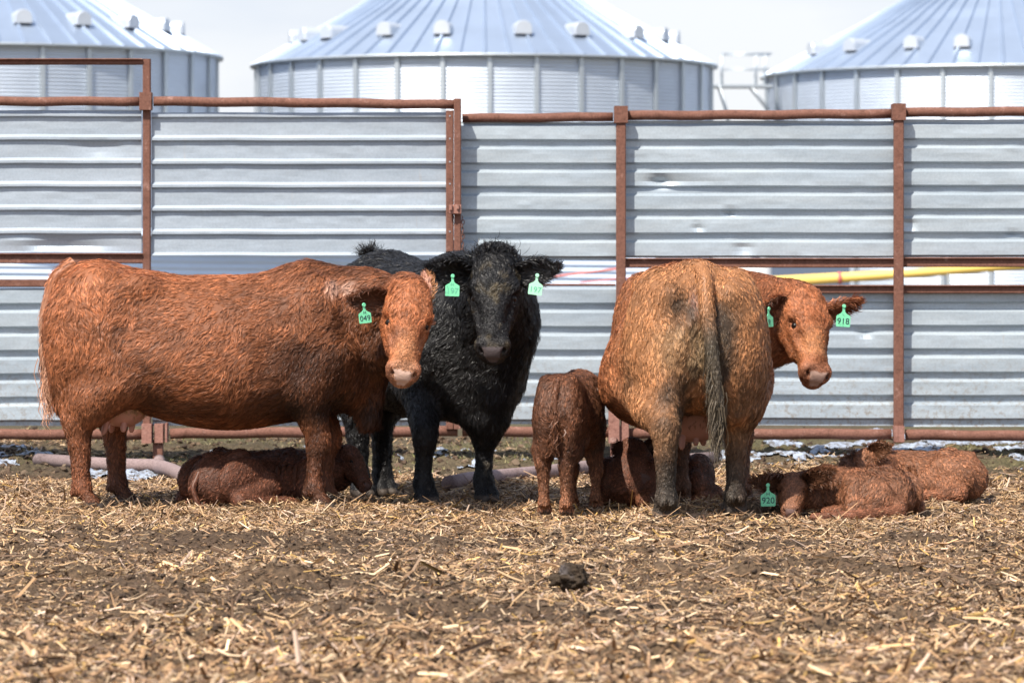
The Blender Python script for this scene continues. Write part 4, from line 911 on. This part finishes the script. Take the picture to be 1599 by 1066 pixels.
def paintL(V, Nn, col, hd):
    n = fbm(V, 3.2, 21, 3); col = col * (1 + .50 * n)[:, None]
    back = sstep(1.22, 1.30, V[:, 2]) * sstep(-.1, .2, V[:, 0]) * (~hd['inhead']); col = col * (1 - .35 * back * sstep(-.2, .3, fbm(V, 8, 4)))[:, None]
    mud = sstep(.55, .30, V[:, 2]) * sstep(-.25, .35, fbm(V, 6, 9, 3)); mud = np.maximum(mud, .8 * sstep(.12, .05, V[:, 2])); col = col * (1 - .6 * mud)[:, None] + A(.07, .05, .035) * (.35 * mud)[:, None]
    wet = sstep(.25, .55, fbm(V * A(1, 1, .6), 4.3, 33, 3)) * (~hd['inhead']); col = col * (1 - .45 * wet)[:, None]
    chest = sstep(.25, .5, V[:, 0]) * sstep(1.22, 1.0, V[:, 2]) * (~hd['inhead']) * sstep(-.5, .3, fbm(V, 5, 88, 3)); col = col * (1 - .62 * chest)[:, None]; fwd = sstep(-.05, .55, V[:, 0]) * (~hd['inhead']) * (V[:, 2] > .5); col = col * (1 - .24 * fwd)[:, None]; low = sstep(1.0, .66, V[:, 2]) * (~hd['inhead']) * (V[:, 2] > .5); col = col * (1 - .18 * low)[:, None]  # wet-dark chest and front coat, with lower-body shade painted into the colour
    belly = sstep(.74, .54, V[:, 2] + .06 * fbm(V, 5, 61)) * sstep(-.48, -.30, V[:, 0]) * (~hd['inhead']) * sstep(.40, .55, V[:, 2]); col = col * (1 - .5 * belly)[:, None]  # belly band: damp dark hair plus underside shade painted in
    rumpd = np.exp(-((V[:, 0] + .66) / .13) ** 2 - ((V[:, 2] - .98) / .07) ** 2); col = col * (1 - .3 * rumpd)[:, None]
    for c_, r_ in (((.67, 1.20), .045), ((.755, 1.195), .04)):
        m = np.exp(-(((V[:, 0] - c_[0]) ** 2 + (V[:, 2] - c_[1]) ** 2) / r_ ** 2) ** 2) * (V[:, 1] < 0) * (~hd['inhead']); col = col * (1 - .8 * m)[:, None] + A(.50, .30, .22) * (.8 * m)[:, None]
    pale = hd['inhead'] * sstep(.0, .10, hd['ft']) * sstep(.09, .03, np.abs(hd['fs'])) * sstep(.25, .40, hd['ft']); col = col * (1 - .5 * pale)[:, None] + A(.55, .27, .13) * (.5 * pale)[:, None]
    cheek = hd['inhead'] * np.exp(-((hd['ft'] - .33) / .05) ** 2 - ((hd['fs'] + .06) / .03) ** 2); return col * (1 - .4 * cheek)[:, None] + A(.16, .09, .08) * (.35 * cheek)[:, None]
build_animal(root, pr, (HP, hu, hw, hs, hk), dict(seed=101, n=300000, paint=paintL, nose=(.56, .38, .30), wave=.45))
ear(root, HP(.045, -.095, -.06), lp(at(552, 470, 21.72)), A(.45, -.85, -.30), .15, DRED * .35, DRED, FUR, 5)
ear(root, HP(.03, .100, -.05), lp(at(669, 432, 21.9)), A(.75, .45, .25), .10, TAN, A(.50, .25, .17), FUR, 6)
ear_tag(root, None, lp(at(568, 476, 21.62)), A(-.10, -.05, 1), A(.35, -.93, -.05), .068, '049', 'H')
tail(root, [(-.74, 0, 1.325), (-.84, -.03, 1.25), (-.895, -.05, 1.05), (-.895, -.06, .80), (-.875, -.06, .68)], .05, .022, RED, A(.46, .24, .15), 11, 200, 900, .04, .22).active_material = FUR
udder(root, (-.475, -.04, .575), (.15, .15, .12), [((-.55, -.13, .49), (-.575, -.14, .405)), ((-.46, -.14, .48), (-.465, -.145, .42)), ((-.42, -.06, .49), (-.43, -.06, .415)), ((-.54, .05, .48), (-.55, .05, .41))], (.36, .22, .11), (.48, .24, .19), 7)

# ======== black cow behind, facing the camera
fr = Frame(-.50, 23.45, -66); root = fr.empty('cow'); lp = fr.p; lv = fr.v
tag(root, 'black cow facing the camera with a tousled topknot and two green ear tags', 'cow', 'cows in the corral')
cfgB = dict(c=BLK, cleg=BLK, torso=((-.92, 1.10, .88, .08), (-.85, 1.26, .70, .20), (-.74, 1.36, .62, .31), (-.60, 1.41, .58, .36), (-.42, 1.385, .55, .39), (-.20, 1.35, .50, .42), (.0, 1.34, .47, .43), (.22, 1.345, .46, .42), (.42, 1.375, .46, .39), (.56, 1.37, .45, .345), (.70, 1.31, .44, .29), (.84, 1.20, .48, .21), (.91, 1.08, .62, .11)),
            feet=dict(HR=tuple(lp(at(562, 776, 23.4))[:2]), HL=tuple(lp(at(598, 774, 23.55))[:2]), FR=tuple(lp(at(662, 789, 22.62))[:2]), FL=tuple(lp(at(756, 783, 22.8))[:2])), S=1.0)
pr = standing(cfgB); poll = lp(at(773, 408, 22.12)); muz = lp(at(768, 566, 21.78)); hu = muz - poll
hp, HP, hu, hw, hs, hk = head_prims(poll, hu, lv(A(-.03, -.92, .38)), .56, BLK)
pr += neck([(.58, .02, 1.0), (.78, .08, 1.06), tuple(poll + lv(A(-.04, .20, -.10)))], BLK, (.38, .31, .19), sqf=1.35, d=(-.4, 0, -.9))
pr += [Cap(tuple(poll + lv(A(-.02, .16, -.06))), tuple(poll + lv(A(0, .06, -.12))), .15, .11, k=.08, c=BLK, hl=.04), Cap((.84, .08, .95), (.80, .04, .50), .20, .12, k=.10, c=BLK, d=(0, 0, -1), hl=.05)]
pr += hp
def paintB(V, Nn, col, hd):
    col = col * (1 + .25 * fbm(V, 4, 3, 3))[:, None]
    dust = hd['inhead'] * sstep(.15, .5, fbm(V, 16, 8, 3)) * sstep(.03, .12, hd['ft']); col = col + A(.10, .075, .035) * (.55 * dust)[:, None]
    mud = sstep(.5, .2, V[:, 2]) * sstep(.35, .6, fbm(V, 22, 9, 2)); col = col + A(.10, .08, .055) * (.6 * mud)[:, None]
    fl = sstep(.62, .75, fbm(V, 30, 14, 2)) * (V[:, 2] > .6); return col + A(.09, .08, .065) * (.6 * fl)[:, None]
build_animal(root, pr, (HP, hu, hw, hs, hk), dict(seed=202, n=210000, paint=paintB, nose=(.075, .060, .062), fur=FURW, var=.40, wave=.5, muz=0.1, lift=.20))
ear(root, HP(.06, -.10, -.055), lp(at(677, 421, 22.10)), lv(A(.10, -.95, -.30)), .17, BLK * .7, BLK, FURW, 15)
ear(root, HP(.06, .10, -.055), lp(at(867, 418, 22.10)), lv(A(-.10, -.95, -.12)), .15, BLK * 1.3, BLK, FURW, 16)
ear_tag(root, None, lp(at(707, 431, 21.98)), lv(A(.03, 0, 1)), lv(A(.0, -1, .05)), .076, '197', 'H', ink=INKF)
ear_tag(root, None, lp(at(839, 430, 21.98)), lv(A(.14, 0, 1)), lv(A(.05, -1, .05)), .074, '197', None, mat=TAGP, ink=INKF)
tail(root, [(-.74, 0, 1.35), (-.88, 0, 1.26), (-.93, 0, 1.0), (-.93, 0, .62)], .045, .02, BLK, BLK, 12, 160, 600, .04, .25).active_material = FURW
# tousled hair on the poll and a tuft on the tail head
def topknot(parent, c, R, n, L, col, seed, mat, up):
    r = np.random.default_rng(seed); D = unit(up) + r.normal(0, .42, (n, 3)); D /= np.linalg.norm(D, axis=1, keepdims=True); R0 = A(*c) + r.normal(0, 1, (n, 3)) * np.array(R); N0 = np.cross(D, r.normal(0, 1, (n, 3))); N0 /= np.linalg.norm(N0, axis=1, keepdims=True)
    tv, tq, tcl = tufts(R0, N0, D, np.full(n, L), np.full(n, .0042), np.tile(np.array(col), (n, 1)) * np.exp(r.normal(0, .3, (n, 1))), seed, lift=.8, wave=.3, curl=1.2)
    return ob('hair_tuft', mesh_np('hair_tuft', tv, tq, None, tcl, True, mat), parent)
topknot(root, HP(-.04, 0, -.02), (.034, .045, .020), 1300, .055, BLK, 31, FURW, A(0, 0, 1))
topknot(root, lp(at(577, 397, 24.2)), (.05, .02, .014), 350, .055, BLK, 32, FURW, A(-.3, 0, 1))

# ======== right cow seen from the rear, head turned back
fr = Frame((1071 - CX) * 21.9 / F, 21.9, 92.5); root = fr.empty('cow'); lp = fr.p; lv = fr.v
tag(root, 'tan and red cow seen from the rear with muddy legs, head turned back', 'cow', 'cows in the corral')
cfgR = dict(lw=.92, taper=.36, c=TAN, cleg=A(.11, .075, .05), torso=((-.90, 1.05, .84, .10), (-.85, 1.20, .68, .20), (-.74, 1.31, .60, .30), (-.60, 1.345, .54, .345), (-.42, 1.32, .50, .385), (-.20, 1.285, .45, .415), (.0, 1.275, .42, .43), (.22, 1.265, .43, .41), (.42, 1.27, .46, .36), (.56, 1.30, .48, .33), (.70, 1.22, .52, .26), (.84, 1.10, .60, .18), (.90, 1.02, .70, .10)),
            feet=dict(HL=tuple(lp(at(1040, 812, 21.05))[:2]), HR=tuple(lp(at(1148, 805, 21.45))[:2]), FL=tuple(lp(at(1062, 792, 22.45))[:2]), FR=tuple(lp(at(1158, 788, 22.6))[:2])))
pr = standing(cfgR); poll = lp(at(1257, 462, 22.70)); muz = lp(at(1284, 604, 22.32)); hu = muz - poll
hp, HP, hu, hw, hs, hk = head_prims(poll, hu, lv(A(.42, -.82, .38)), .54, RED * .95)
pr += neck([(.60, -.05, .98), (.84, -.22, 1.03), (.92, -.46, 1.04), tuple(poll + lv(A(-.07, .16, -.10)))], RED, (.34, .27, .22, .17), sqf=1.0, d=lv(A(-.4, 0, -.9)))
pr += [Cap(tuple(poll + lv(A(-.05, .12, -.06))), tuple(poll + lv(A(-.02, .05, -.12))), .13, .11, k=.08, c=RED, hl=.03), Cap(tuple(poll + lv(A(-.03, .10, -.26))), tuple(poll + lv(A(-.25, .10, -.30))), .09, .12, k=.08, c=DRED, hl=.04)]
pr += [Ell((-.82, e * .15, 1.17), (.06, .06, .05), k=.12, col=TAN, d=(0, 0, -1)) for e in (-1, 1)] + [Cap((-.98, 0.0, .98), (-.86, 0.0, .60), .03, .06, k=.10, sub=True)] + [Ell((-.97, e * .075, 1.16), (.07, .035, .10), k=.07, sub=True) for e in (-1, 1)]
pr += hp
def paintR(V, Nn, col, hd):
    X, Yy, Z = V[:, 0], V[:, 1], V[:, 2]; col = col * (1 + .25 * fbm(V, 3.5, 41, 3))[:, None]; bd = ~hd['inhead']
    side = sstep(-.45, -.05, X) * bd; col = col * (1 - .8 * side)[:, None] + RED * .85 * (.8 * side)[:, None]
    lowside = sstep(.20, .34, np.abs(Yy)) * sstep(1.1, .75, Z) * sstep(-.75, -.45, X) * bd; col = col * (1 - .6 * lowside)[:, None] + RED * .95 * (.6 * lowside)[:, None]
    rear = sstep(-.35, -.62, X) * bd
    vul = rear * np.exp(-((Yy - .035) / .022) ** 2 - ((Z - 1.12) / .06) ** 2); col = col * (1 - .8 * vul)[:, None] + A(.30, .15, .13) * (.8 * vul)[:, None]
    dung = rear * sstep(.23, .10, np.abs(Yy + .01)) * sstep(1.22, 1.08, Z) * sstep(-.35, .15, fbm(V * A(1, 1.6, .7), 7, 12, 3)); col = col * (1 - .85 * dung)[:, None] + A(.07, .05, .032) * (.6 * dung)[:, None]
    thigh = rear * sstep(.06, .12, np.abs(Yy)) * sstep(.92, .62, Z) * sstep(-.35, .15, fbm(V * A(1, 1.5, .6), 6, 13, 3)); col = col * (1 - .55 * thigh)[:, None] + A(.085, .062, .042) * (.4 * thigh)[:, None]
    pale = rear * sstep(.25, .08, np.abs(Yy - .07)) * sstep(.72, .85, Z) * sstep(1.05, .95, Z); col = col * (1 - .35 * pale)[:, None] + A(.46, .32, .17) * (.35 * pale)[:, None]
    for cy_, cz_, ry_, rz_ in ((-.13, .95, .05, .17), (-.16, 1.07, .05, .07), (.075, 1.00, .035, .09), (.12, 1.12, .05, .06), (-.12, .72, .10, .10), (.16, .66, .09, .10)):
        sm = rear * np.exp(-((Yy - cy_) / ry_) ** 2 - ((Z - cz_) / rz_) ** 2) * sstep(-.5, .1, fbm(V * A(1, 1.8, .6), 12, 19, 2)); col = col * (1 - .72 * sm)[:, None] + A(.075, .058, .042) * (.5 * sm)[:, None]
    spot = rear * np.exp(-((Yy - .13) / .035) ** 2 - ((Z - 1.20) / .03) ** 2); col = col * (1 - .35 * spot)[:, None]
    leg = sstep(.66, .34, Z + .10 * fbm(V, 7, 90, 2)); lo = sstep(.34, .14, Z) * (.5 + .5 * sstep(-.4, .1, fbm(V, 9, 6))); col = col * (1 - .55 * leg * sstep(-.3, .3, fbm(V, 8, 44)))[:, None]
    col = col * (1 - .5 * lo)[:, None] + A(.075, .062, .05) * (.5 * lo)[:, None]
    inner = leg * sstep(.30, .45, Z) * sstep(.0, .5, fbm(V, 5, 51, 2)); col = col + A(.18, .11, .06) * (.6 * inner)[:, None]
    pale2 = hd['inhead'] * sstep(.22, .34, hd['ft']) * sstep(.46, .40, hd['ft']) * sstep(.10, .04, np.abs(hd['fs'])); col = col * (1 - .5 * pale2)[:, None] + A(.48, .22, .09) * (.5 * pale2)[:, None]
    return col
build_animal(root, pr, (HP, hu, hw, hs, hk), dict(seed=303, n=300000, paint=paintR, nose=(.42, .27, .21), wave=.26, hscale=.80))
ear(root, HP(.05, -.10, -.06), lp(at(1194, 488, 22.55)), lv(A(.35, -.9, -.2)), .15, DRED * .35, RED, FUR, 25)
ear(root, HP(.05, .10, -.06), lp(at(1340, 476, 22.75)), lv(A(-.1, -.6, -.75)), .13, DRED, RED, FUR, 26)
ear_tag(root, None, lp(at(1200, 482, 22.46)), lv(A(-.05, 0, 1)), lv(A(.75, -.65, .05)), .070, '9', None)
ear_tag(root, None, lp(at(1318, 478, 22.62)), lv(A(.06, 0, 1)), lv(A(.15, -1, .05)), .080, '918', None)
tail(root, [(-.76, -.02, 1.30), (-.87, -.025, 1.235), (-.925, -.03, 1.08), (-.945, -.05, .90), (-.945, -.07, .70), (-.94, -.085, .58)], (.044), .028, TAN * .95, A(.09, .070, .048), 13, 480, 2200, .032, .26).active_material = FUR
udder(root, (-.42, -.0, .56), (.17, .15, .16), [((-.5, .06, .44), (-.505, .065, .355)), ((-.49, -.01, .44), (-.495, -.01, .375)), ((-.38, .06, .44), (-.38, .06, .37)), ((-.38, -.06, .44), (-.38, -.06, .37))], (.17, .075, .04), (.28, .14, .11), 8, 500)

# ---- calves
def lying(S, c, cl=None, near=(1, -1), hl=.026):
    cl = c if cl is None else cl; q = lambda x, y, z: (x * S, y * S, z * S); st = ((-.43, .19, .09, .05), (-.38, .25, .03, .11), (-.25, .30, -.01, .165), (-.06, .282, -.02, .18), (.12, .285, -.02, .172), (.25, .275, -.01, .145), (.34, .235, .04, .10), (.39, .19, .09, .05))
    pr = [Loft((0, 0, 0), (1, 0, 0), (0, 0, 1), [(x * S, (a + b) / 2 * S, (a - b) / 2 * S, h * S) for x, a, b, h in st], n=2.2, taper=.15, k=.05 * S, d=(-.8, 0, -.5), hl=hl, c=c)]
    for e in (1, -1):
        pr += [Ell(q(-.19, e * .095, .275), A(.05, .04, .045) * S, k=.05 * S, hl=hl, col=c, d=(-.8, 0, -.4)), Ell(q(-.23, e * .180, .15), A(.165, .065, .130) * S, k=.018 * S, hl=hl, col=c, d=(-.2, 0, -1)),
               Ell(q(-.085, e * .215, .14), A(.065, .045, .075) * S, k=.03 * S, hl=hl, col=c, d=(-.2, 0, -1)), Ell(q(.22, e * .155, .15), A(.095, .050, .120) * S, k=.02 * S, hl=hl, col=c, d=(-.2, 0, -1)),
               Cap(q(-.09, e * .225, .12), q(-.31, e * .24, .06), .055 * S, .040 * S, k=.03 * S, hl=hl * .8, c=c, d=(-.6, 0, -.6)), Cap(q(-.31, e * .25, .05), q(-.04, e * .275, .036), .040 * S, .030 * S, k=.025 * S, hl=.016, c=cl),
               Cap(q(-.04, e * .275, .034), q(.03, e * .28, .030), .032 * S, .026 * S, k=.02 * S, hl=.006, c=cl),
               Cap(q(.18, e * .15, .09), q(.36, e * .135, .05), .055 * S, .040 * S, k=.03 * S, hl=.02, c=c), Cap(q(.36, e * .135, .045), q(.20, e * .155, .03), .036 * S, .028 * S, k=.02 * S, hl=.012, c=cl)]
        pr += [Ell(q(-.03, e * .185, .225), A(.05, .04, .07) * S, k=.07 * S, sub=True), Cap(q(-.02, e * .215, .20), q(.01, e * .215, .06), .012 * S, .012 * S, k=.03 * S, sub=True)]
        for i in range(4): pr.append(Cap(q(.12 - .04 * i, e * .165, .22), q(.10 - .045 * i, e * .175, .10), .012 * S, .012 * S, k=.025 * S, hl=hl, c=c, d=(-.8, 0, -.5)))
    pr.append(Cap(q(-.34, 0, .285), q(.22, 0, .285), .016 * S, .014 * S, k=.03 * S, hl=hl, c=c, d=(-1, 0, 0)))
    return pr
def lying_calf(label, x, y, yaw, S, poll, muz, w, Lh, nk, c, cl, seed, ears, n=150000, cfg=None, hair=.026, extra=None, nose=(.12, .07, .06)):
    fr = Frame(x, y, yaw); root = fr.empty('calf'); lp, lv = fr.p, fr.v; tag(root, label, 'calf', 'calves in the corral')
    pr = lying(S, c, cl, hl=hair); po, mu = lp(poll), lp(muz)
    hp, HP, hu, hw, hs, hk = head_prims(po, mu - po, lv(A(*w)), Lh, c, calf=True)
    pts = [(.24 * S, 0, .17 * S)] + [tuple(lp(q)) for q in nk] + [tuple(po - hw * .045 + hu * .02)]
    rs = np.linspace(.125 * S, .075, len(pts)); pr += neck(pts, c, rs, k=.05, hl=hair, sqf=1.0) + hp
    if extra: pr += extra(lp, lv)
    build_animal(root, pr, (HP, hu, hw, hs, hk), dict(dict(seed=seed, n=n, calf=True, h=.0068, hoof_z=-1, hooves=False, paint=mottled(c, .38, seed, 5), nose=nose, lift=.18, wave=.5, wd=.0017, hscale=.70, relief=.003, var=.34, curl=1.0), **(cfg or {})))
    for e_, (b, t, f, wd) in enumerate(ears): ear(root, HP(*b), lp(t), lv(A(*f)), wd, c * .45, c * 1.1, FUR, seed + 40 + e_, .8)
    return root, lp, lv, HP
r_, lp, lv, HP = lying_calf('dark brown calf lying in the shade under the belly of the left cow', (404 - CX) * 22.4 / F, 22.40, 41, 1.02,
    at(545, 703, 22.84), at(577, 756, 22.66), (.80, -.40, .50), .28, [at(522, 735, 22.86)], CALF * .95, CALF * 1.2, 401, [((.03, -.07, -.03), at(524, 716, 22.70), (.2, -.9, .1), .085)])
tail(r_, [(-.42, -.02, .20), (-.47, -.03, .12), (-.46, -.06, .03), (-.42, -.10, .01)], .018, .010, CALF, CALF * .8, 61, 60, 260, .03, .08)
r_, lp, lv, HP = lying_calf('dark calf lying behind the hind leg of the rear view cow, head held up', (1016 - CX) * 22.6 / F, 22.6, -118, 1.0,
    at(990, 692, 22.48), at(1013, 752, 22.20), (.45, -.75, .45), .28, [at(985, 742, 22.55)], CALF * 1.05, A(.30, .115, .05), 402, [((.03, -.10, -.02), at(964, 714, 22.38), (-.35, -.9, .0), .10), ((.03, .10, -.02), at(1030, 694, 22.5), (.4, -.9, 0), .09)])
r_, lp, lv, HP = lying_calf('reddish calf curled on the straw with green ear tag 920, chin on the ground', (1335 - CX) * 21.66 / F, 21.68, 141, .83,
    at(1238, 746, 21.66), at(1233, 812, 21.32), (-.06, -.62, .60), .30, [at(1262, 765, 21.80)], A(.205, .088, .045), A(.29, .115, .06), 403, [((.04, -.10, -.02), at(1183, 753, 21.50), (.0, -.95, -.2), .105), ((.04, .10, -.02), at(1293, 738, 21.46), (.1, -.95, .1), .085)], extra=lambda lp, lv: [
    Cap(lp(at(1338, 752, 21.50)), lp(at(1402, 790, 21.36)), .070, .045, k=.025, d=lv(A(.3, 0, -1)), hl=.026, c=A(.235, .100, .050)), Cap(lp(at(1336, 756, 21.44)), lp(at(1334, 796, 21.38)), .066, .050, k=.025, d=(0, 0, -1), hl=.026, c=A(.235, .100, .050)),
    Ell(lp(at(1366, 782, 21.38)), (.10, .06, .085), k=.04, d=(0, 0, -1), hl=.026, col=A(.235, .100, .050)),
    Cap(lp(at(1404, 801, 21.30)), lp(at(1330, 806, 21.20)), .036, .027, k=.02, d=lv(A(-1, 0, 0)), hl=.014, c=A(.29, .115, .06)), Cap(lp(at(1330, 806, 21.20)), lp(at(1272, 808, 21.16)), .027, .024, k=.015, d=lv(A(-1, 0, 0)), hl=.010, c=A(.30, .125, .07))])
ear_tag(r_, None, lp(at(1199, 757, 21.52)), lv(A(-.02, 0, 1)), lv(A(.0, -1, .05)), .078, '920', 'H')
r_, lp, lv, HP = lying_calf('reddish calf curled behind the tagged calf at right, one ear raised', (1432 - CX) * 23.1 / F, 23.1, 163, .92,
    at(1350, 709, 22.92), at(1322, 758, 22.66), (-.70, -.45, .50), .25, [at(1372, 735, 22.98)], A(.255, .108, .053), A(.29, .115, .06), 404, [((.03, .10, -.02), at(1386, 698, 22.80), (.25, -.9, .15), .105), ((.03, -.10, -.02), at(1318, 724, 22.74), (-.3, -.9, .1), .09)])
# standing calf, seen from behind
fr = Frame((890 - CX) * 21.95 / F, 21.98, 80); root = fr.empty('calf'); lp = fr.p; lv = fr.v; S = .565
tag(root, 'dark red calf standing with its rump to the camera beside the rear view cow', 'calf', 'calves in the corral')
f_ = lambda px, py, Y: tuple(lp(at(px, py, Y))[:2] / S)
cc = A(.150, .062, .032)
cfgC = dict(c=cc, cleg=A(.27, .115, .058), torso=((-.86, 1.06, .92, .07), (-.80, 1.20, .80, .16), (-.68, 1.285, .70, .20), (-.54, 1.31, .66, .235), (-.34, 1.29, .64, .25), (-.1, 1.27, .60, .26), (.12, 1.26, .58, .26), (.34, 1.27, .56, .25), (.52, 1.25, .56, .22), (.66, 1.18, .60, .22), (.78, 1.08, .68, .15), (.84, 1.0, .76, .08)),
            feet=dict(HL=f_(850, 800, 21.66), HR=f_(884, 803, 21.60), FL=f_(893, 796, 22.24), FR=f_(930, 795, 22.16)), S=S, hl=.028, lw=.86, wy=.62, taper=.34, hip_x=-.60, shoulder_x=.45)
pr = standing(cfgC); po = A(.60, .03, .60); mu = A(.74, .05, .40)
hp, HP, hu, hw, hs, hk = head_prims(po, mu - po, A(.7, 0, .7), .25, cc, calf=True)
pr += neck([(.36, 0, .60), (.48, .03, .62), tuple(po - hw * .04)], cc, (.15, .115, .08), k=.05, hl=.025, sqf=1.2) + hp
def paintC(V, Nn, col, hd):
    col = col * (1 + .42 * fbm(V, 6, 71, 3))[:, None]; m = sstep(.05, .45, fbm(V, 9, 72, 2)) * (V[:, 2] > .3); return col * (1 - .35 * m)[:, None]
build_animal(root, pr, (HP, hu, hw, hs, hk), dict(seed=405, n=190000, calf=True, h=.0068, hoof_z=.022, paint=paintC, nose=(.12, .07, .06), lift=.18, wave=.6, wd=.0017, hscale=.70, relief=.003, var=.34, curl=1.2))
for e in (-1, 1): ear(root, HP(.03, e * .07, -.03), HP(.05, e * .22, -.05), hw, .085, cc * .5, cc, FUR, 80 + e, .6)
tail(root, [(-.42, 0, .71), (-.475, 0, .66), (-.485, 0, .55), (-.48, 0, .46), (-.47, 0, .42)], .017, .010, cc, cc * .9, 63, 70, 420, .028, .10)
